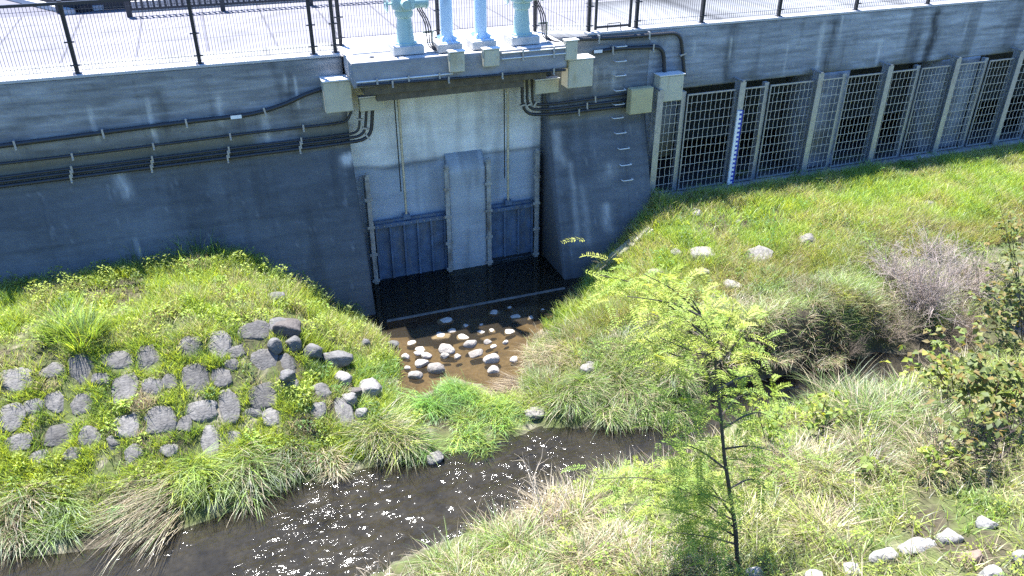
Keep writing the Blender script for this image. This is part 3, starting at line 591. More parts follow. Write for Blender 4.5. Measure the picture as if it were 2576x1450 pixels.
conduit(None, 0, .012, 'lower pale steel conduit along the right part of the platform front', .05, .6, .2, world=[Vector((4.86, YF-.02, 4.70)), Vector((6.1, YF-.02, 4.70))], m=m_lid)
# cable bundles from hoists
for (c, lab, side) in ((H1, 'black cables hanging from the left mint hoist to the platform', 0), (H2, 'black cables hanging from the right mint hoist to the platform', 1)):
    c = Vector(c); m = MB()
    for k in range(3):
        o_ = k*.035
        pts = [c+Vector((.22+o_, -.02, .78)), c+Vector((.24+o_, -.03, .7)), c+Vector((.34+o_, -.05, .52)), c+Vector((.36+o_*1.3, -.08, .35)), c+Vector((.37+o_, -.1, .1)), c+Vector((.46+o_, -.2, .03)), c+Vector((.62 if side else .85, -.27-o_, .025))]
        m.tube(fillet(pts, .1, 4), .011, 6)
    t = thing('cable_bundle', lab, 'cables', c+Vector((.3, 0, 0)), 'black hoist cables'); m.build('cables', m_cable, t, smooth=True)
    MB().box(c.x+.3, c.x+.5, c.y-.06, c.y-.03, c.z+.3, c.z+.34).box(c.x+.46, c.x+.49, c.y-.055, c.y-.03, c.z, c.z+.3).build('support', m_steel, t)

# ------------------------------------------------------------------ sluice gates
def sluice(x0, x1, zb, ztop, stem_x, label, ribs, sname):
    t = thing('sluice_gate', label, 'sluice gate', ((x0+x1)/2, 14.7, zb), 'blue sluice gates')
    yb = 14.80
    MB().box(x0, x1, yb-.03, yb, zb, ztop).build('leaf', m_gate, t)
    m = MB()
    for k in range(ribs+1): xx = x0+.02+(x1-x0-.04)*k/ribs; m.box(xx-.02, xx+.02, yb-.10, yb-.031, zb+.02, ztop-.13)
    m.build('rib', m_gate, t)
    MB().box(x0, x1, yb-.115, yb-.031, ztop-.13+.001, ztop-.05).box(x0, x1, yb-.05, yb-.031, ztop-.049, ztop).build('top_girder', m_gate, t)
    bo = MB()
    for k in range(ribs*2+1):
        xx = x0+.05+(x1-x0-.1)*k/(ribs*2); bo.box(xx-.012, xx+.012, yb-.125, yb-.1155, ztop-.10, ztop-.076)
    bo.build('bolts', m_guide, t)
    MB().box(x0+.01, x1-.01, yb-.06, yb-.031, zb-.05, zb-.001).build('bottom_seal', m_pipe, t)
    MB().box(stem_x-.07, stem_x+.07, yb-.14, yb-.02, ztop+.001, ztop+.10).build('stem_bracket', m_gate, t)
    MB().tube([(stem_x, yb-.1, ztop+.1), (stem_x, yb-.1, 4.42)], .026, 12).build('stem', m_stem, t, smooth=True)
    MB().tube([(stem_x-.075, yb-.1, ztop+.6), (stem_x-.075, yb-.1, 4.42)], .012, 8).build('stem_cable', m_pipe, t, smooth=True)
GA = (2.52, 3.98); GB = (4.94, 5.92)
sluice(GA[0], GA[1], .10, 1.42, 3.17, 'wide blue ribbed steel sluice gate on the left of the centre pier', 5, '')
sluice(GB[0], GB[1], .16, 1.40, 5.35, 'narrower blue steel sluice gate on the right of the centre pier', 3, '')
for i, (xg, lab, zz) in enumerate(((2.44, 'worn steel gate guide left of the wide blue gate', 2.45), (4.02, 'steel gate guide on the left side of the centre pier', 2.42), (4.90, 'steel gate guide on the right side of the centre pier', 2.44), (5.97, 'worn steel gate guide beside the right wing wall', 2.5))):
    t = thing('gate_guide', lab, 'gate guide', (xg, 14.6, 0), 'upright guides of the sluice gates')
    s = -1 if i in (1, 3) else 1
    yf = 14.585 if i in (1, 2) else 14.60
    m = MB().box(xg-.05, xg+.035, yf, yf+.034, .02, zz).box(xg-.05+(.0 if s > 0 else .06), xg-.025+(.0 if s > 0 else .06), yf+.035, 14.86, .02, zz-.05); m.build('channel', m_guide, t)
    for z in (.15, .75, 1.35, 1.95): MB().box(xg-.09, xg+.06, yf-.012, yf-.001, z, z+.06).build('flange', m_guide, t)
    MB().lathe((xg, yf+.03, zz), [(.05, 0), (.05, .05), (.02, .08)], 10).build('cap', m_guide, t)

# step rungs
rz = [(1559, 115), (1558, 152), (1557, 188), (1557, 225), (1554, 260), (1551, 294), (1558, 332), (1566, 371), (1571, 412), (1575, 450)]
t = thing('step_ladder', 'column of pale steel step rungs set in the wing wall', 'step rungs', (7.6, 14.4, 1.5))
for i, (x, y) in enumerate(rz):
    p = aty(x, y, YL) if i < 6 else atb(x, y); w = .12
    MB().tube(fillet([(p.x-w, p.y+.03, p.z), (p.x-w, p.y-.1, p.z), (p.x+w, p.y-.1, p.z), (p.x+w, p.y+.03, p.z)], .03, 3), .011, 6).build('rung', m_lid, t, smooth=True)

# ------------------------------------------------------------------ stones
def ico(sub):
    bm = bmesh.new(); bmesh.ops.create_icosphere(bm, subdivisions=sub, radius=1); bm.verts.ensure_lookup_table()
    V = np.array([v.co[:] for v in bm.verts]); F = np.array([[v.index for v in f.verts] for f in bm.faces]); bm.free(); return V, F
IV, IF = ico(4); IV3, IF3 = ico(3)
def stone_mesh(name, size, seed, rot=None, flat=False, facet=.5, col=(.22, .215, .21), rough=.10, pw=.7, sub=4):
    r = np.random.default_rng(seed); V0, F0 = (IV, IF) if sub == 4 else (IV3, IF3); V = V0.copy()
    V = np.sign(V)*np.abs(V)**pw
    for k in range(int(4+facet*6)):
        n = r.normal(size=3); n /= np.linalg.norm(n); d = .62+.3*r.random(); h = V@n; over = np.clip(h-d, 0, None); V = V-over[:, None]*n*.85
    o = r.random(3)*50
    nz = fbm(V[:, 0]*2.2+o[0]+V[:, 2]*1.3, V[:, 1]*2.2+o[1]-V[:, 2]*1.1, seed % 7)-.5; nz2 = fbm(V[:, 0]*8+o[1]+V[:, 2]*5, V[:, 1]*8+o[2]+V[:, 2]*3, 2)-.5
    V = V*(1+nz*rough*3+nz2*rough*1.1)[:, None]
    c = np.array(col)*(1+.5*(fbm(V0[:, 0]*3+o[0], V0[:, 1]*3+V0[:, 2]*2, 5)[:, None]-.5))*(.9+.2*r.random()); cl = nz2[:, None]; c = c*(1+cl*.5)
    if flat:
        zz = V[:, 2]; V[:, 2] = np.where(zz > .25, .25+(zz-.25)*.3, zz)
    V = V*np.array(size); me = np_mesh(name, V, F0, 3, np.clip(c, .01, .8), True); return me
def add_stone(name, pos, size, seed, label, cat, group, rot=(0, 0, 0), **k):
    me = stone_mesh(name, size, seed, **k); o = link(name, me, m_stone); o.location = pos; o.rotation_euler = rot; tag(o, label, cat, group); return o
def tpos(x, y):
    """point of the terrain seen at a pixel of the photograph"""
    d = pray(x, y); C = Vector((0, 0, CAM_H)); lo = None
    ts = np.linspace(2/FPX, 26/FPX, 500); X = d.x*ts; Yv = d.y*ts; Zv = CAM_H+d.z*ts; g = zt(X, Yv); k = np.argmax(Zv < g)
    return Vector((X[k], Yv[k], g[k])), ts[k]*FPX
rows = [[(639, 835, 68, 46)], [(479, 875, 57, 54), (552, 870, 51, 64), (596, 886, 38, 32)], [(303, 906, 73, 47), (378, 905, 54, 64), (661, 914, 64, 62), (721, 920, 41, 56)], [(133, 933, 69, 38), (210, 938, 52, 70), (256, 957, 37, 32), (491, 954, 61, 69), (559, 951, 48, 52), (584, 925, 31, 28)], [(37, 963, 69, 64), (318, 981, 54, 67), (383, 981, 44, 46), (426, 967, 40, 40), (667, 996, 70, 52), (738, 975, 31, 28), (806, 988, 52, 38)], [(80, 1031, 48, 38), (139, 1016, 46, 52), (210, 1022, 52, 48), (503, 1037, 73, 51), (578, 1028, 48, 69), (639, 1043, 40, 32), (687, 1058, 44, 43)], [(31, 1056, 61, 58), (327, 1071, 61, 57), (408, 1062, 61, 67), (803, 1043, 35, 38), (865, 1037, 44, 69)], [(148, 1101, 82, 48), (229, 1099, 52, 48), (287, 1122, 30, 33), (465, 1073, 35, 37), (528, 1114, 44, 67), (588, 1105, 33, 38)], [(53, 1124, 61, 38), (96, 1157, 42, 32), (185, 1147, 37, 31), (337, 1148, 46, 44), (426, 1135, 35, 33)]]
rname = ['uppermost', 'second', 'third', 'fourth', 'fifth', 'sixth', 'seventh', 'eighth', 'lowest']
STN = []
sd = 100
GR = 'stones of the left bank revetment'
for ri, row in enumerate(rows):
    for ci, (x, y, w, h) in enumerate(row):
        p, R = tpos(x, y+h*.1); k = R/FPX*1.0; sd += 1
        a = w*k/2*1.02; b = h*k/2*1.15
        sz = 'big' if w*h > 3200 else ('small' if w*h < 1700 else 'mid-sized'); sh = 'wide' if w > h*1.25 else ('upright' if h > w*1.1 else 'rounded')
        add_stone('revetment_stone', p-Vector((0, -.045, .018)), (a*random.uniform(1.08, 1.24), b*random.uniform(1.0, 1.15), .18), sd, f'{sz} {sh} stone, {ord_[ci]} from left in the {rname[ri]} row of the left bank revetment', 'stone', GR,
                  rot=(radians(38+random.uniform(-6, 6)), radians(random.uniform(-5, 5)), radians(random.uniform(-8, 8))), col=tuple(np.array((.118, .113, .108))*random.uniform(.75, 1.25)), rough=.12, pw=.74, facet=.25, flat=True)
        STN.append((p.x, p.y, max(a, b)*.95))
corner = [
    (740, 868, 40, 42, 'smooth round boulder, the right of two grey balls at the corner of the left bank', .9, 1.0), (694, 874, 36, 48, 'smooth round boulder, the left of two grey balls at the corner of the left bank', .9, 1.0),
    (722, 832, 70, 40, 'dark flat slab lying above the two round boulders on the left bank', .5, .55), (712, 826, 62, 28, 'long grey slab topping the corner of the left bank revetment', .5, .5), 
    (788, 886, 56, 42, 'tilted angular stone right of the two round boulders', .6, .7), (850, 907, 74, 44, 'long flat grey slab in the grass right of the round boulders', .55, .5), (866, 958, 56, 56, 'dark brown angular boulder with a pale top at the corner slope', .55, .9),
    (893, 990, 36, 46, 'leaning grey stone just below the dark brown angular boulder', .6, .8), (930, 985, 66, 46, 'pale mossy block beside the grass right of the dark brown boulder', .55, .7), (912, 1042, 34, 26, 'small whitish stone at the foot of the corner slope', .8, .9),
    (880, 1012, 40, 36, 'pale sloping slab between the leaning stone and the whitish stone', .5, .6), (697, 752, 46, 28, 'lone grey rock in the grass above the revetment', .7, .6),
    (920, 868, 26, 30, 'small grey stone half hidden in the grass beside the pool slope', .8, .9), (725, 955, 44, 40, 'grey stone in the grass under the blocky corner stone', .65, .8), (990, 870, 30, 22, 'grey stone at the grass edge of the shaded pool', .8, .7)]
for i, (x, y, w, h, lab, pw, fz) in enumerate(corner):
    p, R = tpos(x, y+h*.3); k = R/FPX; a = w*k/2; c = h*k/2*1.05; sd += 1
    ball = i < 2
    add_stone('boulder', p+Vector((0, .02, c*.55)), (a, a*(1 if ball else .8), c), sd, lab, 'boulder', None, rot=(0 if ball else radians(random.uniform(5, 25)), radians(0 if ball else random.uniform(-10, 20)), radians(random.uniform(-20, 20))),
              facet=0 if ball else .9, rough=.02 if ball else .09, pw=pw, col=(.21, .20, .19) if 'pale' in lab or 'whitish' in lab else ((.10, .09, .085) if i in (2, 7) else (.12, .118, .116)))
    STN.append((p.x, p.y, a))
pool_s = [(1127, 875, 46, 30), (1184, 863, 38, 24), (1196, 888, 44, 16), (1238, 899, 42, 34), (1063, 912, 36, 26), (1099, 922, 46, 38), (1055, 888, 30, 16), (1021, 896, 22, 20), (1075, 894, 28, 20), (1120, 895, 24, 20), (1152, 897, 22, 16), (1228, 860, 24, 12), (1295, 904, 24, 18), (1243, 929, 34, 22), (1046, 943, 38, 24), (1026, 926, 18, 14), (1273, 862, 16, 14), (1243, 872, 20, 9)]
pn_ = ['largest pale stone in the sunlit shallows of the pool', 'two-toned pale stone on the shadow line of the pool', 'flat pale stone lying just below the two-toned stone', 'big rounded pale stone near the dry grass right of the pool', 'pale angular stone in the left of the sunlit pool', 'big pale stone against the green tussock at the pool outlet', 'flat stone half in shade at the left of the pool', 'small white stone at the left grass edge of the pool', 'pale stone between the flat shaded stone and the angular stone', 'small pale stone under the largest pool stone', 'dark-topped small stone between largest and flat pool stones', 'thin stone on the shadow line near the middle of the pool', 'small pale stone closest to the dry grass of the pool', 'brownish half sunk stone below the big rounded pool stone', 'pale flat stone by the pool outlet at the lower left', 'tiny pale stone at the left rim above the pool outlet', 'tiny white stone near the dry grass on the shadow line', 'tiny thin stone above the big rounded pool stone']
for i, (x, y, w, h) in enumerate(pool_s):
    p = atz(x, y+h*.35, .09); R = (p-Vector((0, 0, CAM_H))).length; k = R/FPX; sd += 1
    add_stone('pool_stone', p+Vector((0, .03, h*k*.12)), (w*k/2, w*k/2*.75, h*k/2*1.05), sd, pn_[i], 'stone', 'stones in the pool', rot=(0, 0, random.uniform(-.5, .5)), col=tuple(np.array((.34, .31, .28))*random.uniform(.55, 1.05)), rough=.07, pw=.85, facet=.5, sub=3)
sub_s = [(1035, 862, 28, 20), (1058, 878, 30, 16), (1110, 843, 50, 18), (1137, 832, 26, 16), (1120, 806, 42, 10), (1172, 816, 24, 28), (1210, 836, 22, 14), (1238, 832, 20, 12), (1281, 834, 32, 18), (1243, 785, 34, 16), (1298, 797, 34, 14), (1336, 800, 22, 10), (1165, 848, 34, 12), (1211, 818, 16, 10), (1283, 776, 16, 6), (1364, 781, 14, 6)]
sn = ['leftmost dim round stone in the shaded pool', 'dim flat stone touching the sunlit edge on the left of the pool', 'long dim stone left in the shaded pool', 'dim stone just above the long dim stone', 'thin pale stone nearest the sill on the left', 'tall dim double stone in the middle of the shaded pool', 'dim stone in the centre of the shaded pool, above the two-toned stone', 'dim stone right of the centre of the shaded pool', 'dim rounded stone near the dry grass in the shade', 'largest far stone below the sill in the shade', 'dim stone right of the largest far stone', 'small dim stone far right in the shaded pool', 'flat dim stone right above the largest sunlit stone', 'small dim stone in the middle of the shaded cluster', 'tiny far stone beside the largest far stone', 'tiny far right stone closest to the wing wall']
for i, (x, y, w, h) in enumerate(sub_s):
    p = atz(x, y+h*.2, .07); R = (p-Vector((0, 0, CAM_H))).length; k = R/FPX; sd += 1
    add_stone('pool_stone', p, (w*k/2, w*k/2*.8, .05), sd, sn[i], 'stone', 'stones in the pool', rot=(0, 0, random.uniform(-.5, .5)), col=(.36, .34, .31), rough=.06, pw=.85, sub=3)
rocks = [(2030, 603, 50, 34, 'pale rock high on the right bank slope below the screens'), (1905, 640, 66, 40, 'large pale grey rock in the grass of the right bank'), (1765, 640, 60, 34, 'greyish rock near the top left of the right bank'), (1840, 718, 44, 34, 'purplish grey rock under the sapling top on the right bank'), (1700, 634, 30, 26, 'small pale rock close to the concrete edging'),
         (1765, 690, 36, 28, 'grey rock partly behind the sapling top'), (1752, 533, 30, 22, 'small white rock near the intake curb'), (1805, 708, 22, 22, 'small dark rock beside the purplish grey rock'), (2335, 515, 34, 16, 'flat pale rock far right below the screens'), (2170, 565, 26, 22, 'small cream rock in the bright grass of the right bank'), (1855, 560, 20, 14, 'tiny white rock in the bright grass'), (1345, 1038, 48, 28, 'yellowish pale rock on the river edge of the grass island'),
         (1480, 925, 46, 34, 'pale rock in the dry grass right of the pool'), (1462, 855, 24, 18, 'small pale rock at the upper edge of the dry grass'), (1095, 1150, 40, 34, 'grey rock at the river edge beside the green tussocks'), (1650, 690, 40, 22, 'flat greyish rock behind the yellow sapling tip')]
for i, (x, y, w, h, lab) in enumerate(rocks):
    p, R = tpos(x, y+h*.3); k = R/FPX; sd += 1
    add_stone('rock', p+Vector((0, 0, h*k*.12)), (w*k/2*1.1, w*k/2*.85, h*k/2*1.1), sd, lab, 'rock', None, rot=(.2, random.uniform(-.15, .15), random.uniform(-.4, .4)), col=tuple(np.array((.20, .188, .172))*random.uniform(.8, 1.2)), rough=.1, pw=.7, facet=.8)
    STN.append((p.x, p.y, w*k/2*.8))
near = [(2215, 1395, 80, 44, 'left block of a broken whitish stone slab in the near grass'), (2300, 1375, 110, 30, 'long right piece of a broken whitish stone slab in the near grass'), (2140, 1432, 50, 40, 'whitish rock at the bottom edge left of the stone slab'), (2490, 1442, 60, 44, 'pale rock low at the bottom right corner'), (2385, 1345, 60, 40, 'grey rock above the long slab in the near grass'), (2480, 1318, 50, 34, 'grey-white rock near the right edge of the near bank'), (2440, 1400, 60, 46, 'brownish rock between the pale rocks at bottom right'), (1895, 1446, 50, 30, 'small pale rock at the bottom edge right of the sapling trunk'), (2050, 1450, 50, 26, 'whitish stone cut by the bottom edge of the picture'), (2560, 1400, 40, 50, 'pinkish rock at the right edge of the near bank')]
for i, (x, y, w, h, lab) in enumerate(near):
    p, R = tpos(x, y+h*.3); k = R/FPX; sd += 1
    add_stone('rock', p+Vector((0, 0, h*k*.1)), (w*k/2, w*k/2*(.5 if i < 2 else .8), h*k/2*1.1), sd, lab, 'rock', None, rot=(.1, random.uniform(-.15, .15), YAW-pi/2+.25+random.uniform(-.1, .1)), col=(.27, .262, .25) if i != 6 else (.2, .15, .12), rough=.07, pw=.6, facet=.9)
    STN.append((p.x, p.y, w*k/2))
# concrete edging beside the wing wall
a_ = atb(1640, 575); e0 = tpos(1642, 580)[0]; e1 = tpos(1500, 695)[0]
o = MB().bar(e0+Vector((0, 0, -.02)), e1+Vector((0, 0, -.02)), .26, .26).build('concrete_edging', mat('weathered_concrete', (.30, .28, .25), rough=.9, var=.4, scale=7, bump=.6), bevel=.015); tag(o, 'pale concrete edging strip slanting down beside the wing wall', 'edging')

# ------------------------------------------------------------------ vegetation
def blade_geo(base, L, Wd, az, lean, curl, col, tipc=1.25, segs=(0, .35, .7, 1.0), twist=None):
    N = len(base); base = np.asarray(base, float); K = len(segs)
    L = np.broadcast_to(L, N); Wd = np.broadcast_to(Wd, N); lean = np.broadcast_to(lean, N); curl = np.broadcast_to(curl, N)
    tw = az+pi/2 if twist is None else twist
    side = np.stack([np.cos(tw), np.sin(tw), np.zeros(N)], -1); hd = np.stack([np.cos(az), np.sin(az), np.zeros(N)], -1)
    V = np.zeros((N, 2*K-1, 3)); C = np.zeros((N, 2*K-1, 3)); p = base.copy(); tp = 0
    for i, t in enumerate(segs):
        if i:
            th = lean+curl*(t+tp)/2; p = p+((t-tp)*L)[:, None]*(hd*np.sin(th)[:, None]+np.array([0, 0, 1.])*np.cos(th)[:, None]); tp = t
        w = Wd*(1-t**1.8)*.5; cc = col*(.88+(min(tipc, 1.16)-.88)*t)  # blade base darker than tip: shade near the ground put into the colour
        if i < K-1:
            V[:, 2*i] = p-side*w[:, None]; V[:, 2*i+1] = p+side*w[:, None]; C[:, 2*i] = cc; C[:, 2*i+1] = cc
        else: V[:, 2*i] = p; C[:, 2*i] = cc
    nv = 2*K-1; f = []; cnt = []
    for i in range(K-2): f += [2*i, 2*i+1, 2*i+3, 2*i+2]; cnt.append(4)
    f += [2*(K-2), 2*(K-2)+1, 2*(K-1)]; cnt.append(3)
    F = (np.arange(N)[:, None]*nv+np.array(f)[None]).ravel(); cnt = np.tile(cnt, N)
    return V.reshape(-1, 3), F, cnt, C.reshape(-1, 3)
def join(geos):
    Vs, Fs, Cs, Ks = [], [], [], []; o = 0
    for V, F, c, K in geos: Vs.append(V); Fs.append(np.asarray(F)+o); Cs.append(c); Ks.append(K); o += len(V)
    return np.concatenate(Vs), np.concatenate(Fs), np.concatenate(Cs), np.concatenate(Ks)
def leaf_geo(p, d, n, L, Wd, col, fold=.25):
    N = len(p); d = d/np.linalg.norm(d, axis=1, keepdims=True); s = np.cross(d, n); s /= np.linalg.norm(s, axis=1, keepdims=True)+1e-9; n = np.cross(s, d)
    L = np.broadcast_to(L, N)[:, None]; Wd = np.broadcast_to(Wd, N)[:, None]
    V = np.stack([p, p+d*L*.4-s*Wd*.5+n*Wd*fold, p+d*L*.45, p+d*L*.4+s*Wd*.5+n*Wd*fold, p+d*L-n*L*.12], 1)
    f = [0, 2, 1, 0, 3, 2, 1, 2, 4, 2, 3, 4]; F = (np.arange(N)[:, None]*5+np.array(f)).ravel(); C = np.repeat(col[:, None], 5, 1)
    return V.reshape(-1, 3), F, np.full(N*4, 3), C.reshape(-1, 3)
def jit(c, n, s=.25, r=rng):
    c = np.asarray(c, float); v = 1+s*(r.random((n, 1))-.5)*2; h = 1+.35*s*(r.random((n, 3))-.5)*2
    return np.broadcast_to(c, (n, 3))*v*h
G_Y = (.34, .41, .065); G_B = (.22, .335, .055); G_D = (.075, .125, .03); G_S = (.14, .20, .055); STRAW = (.40, .335, .215); STRAW2 = (.22, .17, .105); G_L = (.14, .29, .06)
def stone_mask(X, Y, f=1.0):
    ok = np.ones(len(X), bool)
    for (sx_, sy_, r) in STN: ok &= ((X-sx_)**2+(Y-sy_)**2) > (r*f)**2
    return ok
def foot(X, z):   # y of wall face
    return np.where(X < XE, ybat(np.minimum(z, ZL)), 14.0)
def inpix(X, Y, Z):
    v = np.stack([X, Y, Z-CAM_H], -1); w = v@np.array(fw); return CXP+FPX*(v@np.array(r_))/w, CYP-FPX*(v@np.array(u_))/w
def scatter(n, x0, x1, y0, y1): return x0+(x1-x0)*rng.random(n), y0+(y1-y0)*rng.random(n)
def field(name, label, n, box, dens, Lr, Wr, colf, leanr=(.1, .6), curlr=(.3, 1.0), zmin=.1, maskf=.85, mt=None, clump=0, azf=None, sink=.02):
    X, Y = scatter(n, *box)
    if clump:
        cx, cy = scatter(int(n/clump)+1, *box); id_ = rng.integers(0, len(cx), n); rr = .015+.075*np.sqrt(rng.random(n)); aa = rng.random(n)*2*pi; X = cx[id_]+rr*np.cos(aa); Y = cy[id_]+rr*np.sin(aa)
        kd = dens(cx, cy) > rng.random(len(cx)); keep = kd[id_]
    else: keep = dens(X, Y) > rng.random(n)
    X, Y = X[keep], Y[keep]; k2 = stone_mask(X, Y, maskf); X, Y = X[k2], Y[k2]; Z = zt(X, Y); k3 = (Z > zmin) & (Y < foot(X, Z)-.03); X, Y, Z = X[k3], Y[k3], Z[k3]
    u, v = inpix(X, Y, Z); k4 = (u > -260) & (u < 2840) & (v < 1750) & (Y > 2.5); X, Y, Z = X[k4], Y[k4], Z[k4]; m = len(X)
    hv = .55+.9*fbm(X*1.9+7, Y*1.9+3, 6); L = (Lr[0]+(Lr[1]-Lr[0])*rng.random(m))*hv; Wd = Wr[0]+(Wr[1]-Wr[0])*rng.random(m)
    az = rng.random(m)*2*pi if azf is None else azf(X, Y, m); lean = leanr[0]+(leanr[1]-leanr[0])*rng.random(m); curl = curlr[0]+(curlr[1]-curlr[0])*rng.random(m)
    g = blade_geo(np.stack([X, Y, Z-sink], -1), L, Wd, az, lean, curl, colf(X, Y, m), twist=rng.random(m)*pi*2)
    o = link(name, np_mesh(name, g[0], g[1], g[2], g[3]), mt or m_grass); tag(o, label, 'grass', kind='stuff'); print(name, m); return o
def mixc(X, Y, m, cols, seed, fr=1.2, contrast=.25):
    k = np.clip((fbm(X*fr+seed*3.1, Y*fr-seed*2.3, seed)-.5)/contrast*.5+.5+.35*(rng.random(m)-.5), 0, .999)*(len(cols)-1); i = k.astype(int); f = (k-i)[:, None]; c = np.array(cols)
    return (c[i]*(1-f)+c[np.minimum(i+1, len(cols)-1)]*f)*(1+1.0*(rng.random((m, 1))-.5))
BX = (-5.5, 2.3, 11.2, 14.1)
def dens_mound(X, Y):
    return sstep(.34, .54, fbm(X*1.6, Y*1.6, 1))*.9+.08
field('mound_grass', 'bright yellow-green grass covering the top of the left bank', 95000, BX, dens_mound, (.10, .30), (.006, .013), lambda X, Y, m: mixc(X, Y, m, [G_B, G_Y, G_B, STRAW, G_Y, G_B, G_Y], 2, 1.9), clump=9)
def dens_rev(X, Y): return sstep(.36, .55, fbm(X*2.6, Y*2.6, 2))*.9+.08
field('revetment_grass', 'grass and seedlings growing in the joints of the left bank stones', 120000, (-5.5, 1.9, 9.2, 11.5), dens_rev, (.07, .24), (.006, .013), lambda X, Y, m: mixc(X, Y, m, [G_D, G_B, G_Y, G_Y, G_B, STRAW], 3, 2.4), clump=10, maskf=.90, zmin=.08)
def dens_right(X, Y): return .2+.8*sstep(.25, .5, fbm(X*1.2, Y*1.2, 4))
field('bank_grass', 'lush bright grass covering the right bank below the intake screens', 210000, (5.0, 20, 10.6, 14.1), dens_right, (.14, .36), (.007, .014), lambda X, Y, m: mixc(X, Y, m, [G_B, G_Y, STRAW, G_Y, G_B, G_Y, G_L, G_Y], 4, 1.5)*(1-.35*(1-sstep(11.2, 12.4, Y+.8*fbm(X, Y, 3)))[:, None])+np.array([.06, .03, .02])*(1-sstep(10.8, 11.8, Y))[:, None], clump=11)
field('bank_sedge', 'mixed green and dry grass on the lower right bank', 70000, (4.1, 14, 9.2, 11.6), lambda X, Y: .25+.75*sstep(.3, .5, fbm(X*1.5, Y*1.5, 5)), (.15, .38), (.006, .012), lambda X, Y, m: mixc(X, Y, m, [G_S, STRAW, G_B, G_S, STRAW2, G_Y], 5, 1.3), clump=9, leanr=(.2, 1.0), curlr=(.5, 1.4))
field('dry_litter', 'pale dry straw lying over the banks', 40000, (3.8, 14, 9.4, 12.6), lambda X, Y: sstep(.48, .62, fbm(X*1.1, Y*1.1, 7)), (.12, .4), (.005, .009), lambda X, Y, m: mixc(X, Y, m, [STRAW, STRAW2, STRAW], 6), leanr=(.9, 1.5), curlr=(0, .3))
field('island_grass', 'green grass on the low island between pool and river', 30000, (1.0, 5.6, 9.25, 11.4), lambda X, Y: .3+.7*sstep(.3, .5, fbm(X*2, Y*2, 8)), (.10, .28), (.006, .012), lambda X, Y, m: mixc(X, Y, m, [G_L, G_B, G_Y, G_S, G_L], 7, 1.6), clump=9, leanr=(.3, 1.0), zmin=.13)
field('near_grass', 'tangled green and straw coloured grass on the near bank', 70000, (.4, 13.5, 3.2, 8.4), lambda X, Y: .32+.68*sstep(.34, .55, fbm(X*1.8, Y*1.8, 9)), (.12, .36), (.007, .015), lambda X, Y, m: mixc(X, Y, m, [G_B, G_D, G_Y, STRAW, G_Y, G_B, STRAW2, G_D, G_Y], 8, 1.8), clump=8, leanr=(.2, 1.1), curlr=(.3, 1.2))
field('near_litter', 'dry pale stalks lying on the near bank', 17000, (.4, 13.5, 3.2, 8.4), lambda X, Y: sstep(.46, .60, fbm(X*1.2+3, Y*1.2, 10)), (.2, .6), (.007, .012), lambda X, Y, m: mixc(X, Y, m, [STRAW, STRAW2, STRAW], 9), leanr=(.8, 1.5), curlr=(-.1, .4), zmin=.05)
# small broad leaved weeds
def weeds(name, label, n, box, dens, per, Lr, cols, seed, h=.12, zmin=.1):
    cx, cy = scatter(n, *box); k = (dens(cx, cy) > rng.random(n)) & stone_mask(cx, cy, 1.12); cx, cy = cx[k], cy[k]; cz = zt(cx, cy); k = (cz > zmin) & (cy < foot(cx, cz)-.05); cx, cy, cz = cx[k], cy[k], cz[k]
    n = len(cx); hh = h*(.5+rng.random(n)); X = np.repeat(cx, per); Y = np.repeat(cy, per); m = n*per; a = rng.random(m)*2*pi; t = rng.random(m)
    rad = .02+.07*t; Pp = np.stack([X+rad*np.cos(a), Y+rad*np.sin(a), np.repeat(cz, per)+np.repeat(hh, per)*(1-.7*t*t)+.02*rng.random(m)], -1)
    d = np.stack([np.cos(a), np.sin(a), .6-1.1*t], -1); nn = np.stack([-.3*np.cos(a), -.3*np.sin(a), np.ones(m)], -1)+.4*rng.normal(size=(m, 3))
    L = Lr[0]+(Lr[1]-Lr[0])*rng.random(m); g = leaf_geo(Pp, d, nn, L, L*.5, mixc(X, Y, m, cols, seed, 1.6))
    o = link(name, np_mesh(name, g[0], g[1], g[2], g[3]), m_leaf); tag(o, label, 'weeds', kind='stuff'); print(name, m)
weeds('revetment_weeds', 'small leafy weeds between the left bank stones', 900, (-5.2, 2.2, 9.3, 11.7), lambda X, Y: sstep(.4, .6, fbm(X*2+9, Y*2, 3)), 26, (.03, .065), [G_B, G_Y, G_D, G_L], 3)
weeds('mound_weeds', 'small leafy weeds in the grass along the left wall', 800, (-5.2, 2.3, 11.5, 14), lambda X, Y: .25+.75*sstep(12.9, 13.7, Y), 22, (.03, .06), [G_B, G_Y, G_D], 4, .2)
weeds('bank_weeds', 'leafy weeds scattered over the right bank', 1300, (5, 17, 10, 14), lambda X, Y: .35*sstep(.4, .6, fbm(X, Y, 5))+.5*sstep(13.3, 13.9, Y), 20, (.03, .06), [G_B, G_D, G_L], 5, .2)
weeds('near_weeds', 'leafy weeds scattered over the near bank', 900, (1, 11, 3.5, 8), lambda X, Y: sstep(.45, .62, fbm(X*1.3, Y*1.3, 6)), 24, (.03, .06), [G_B, G_Y, G_S], 6, .15)

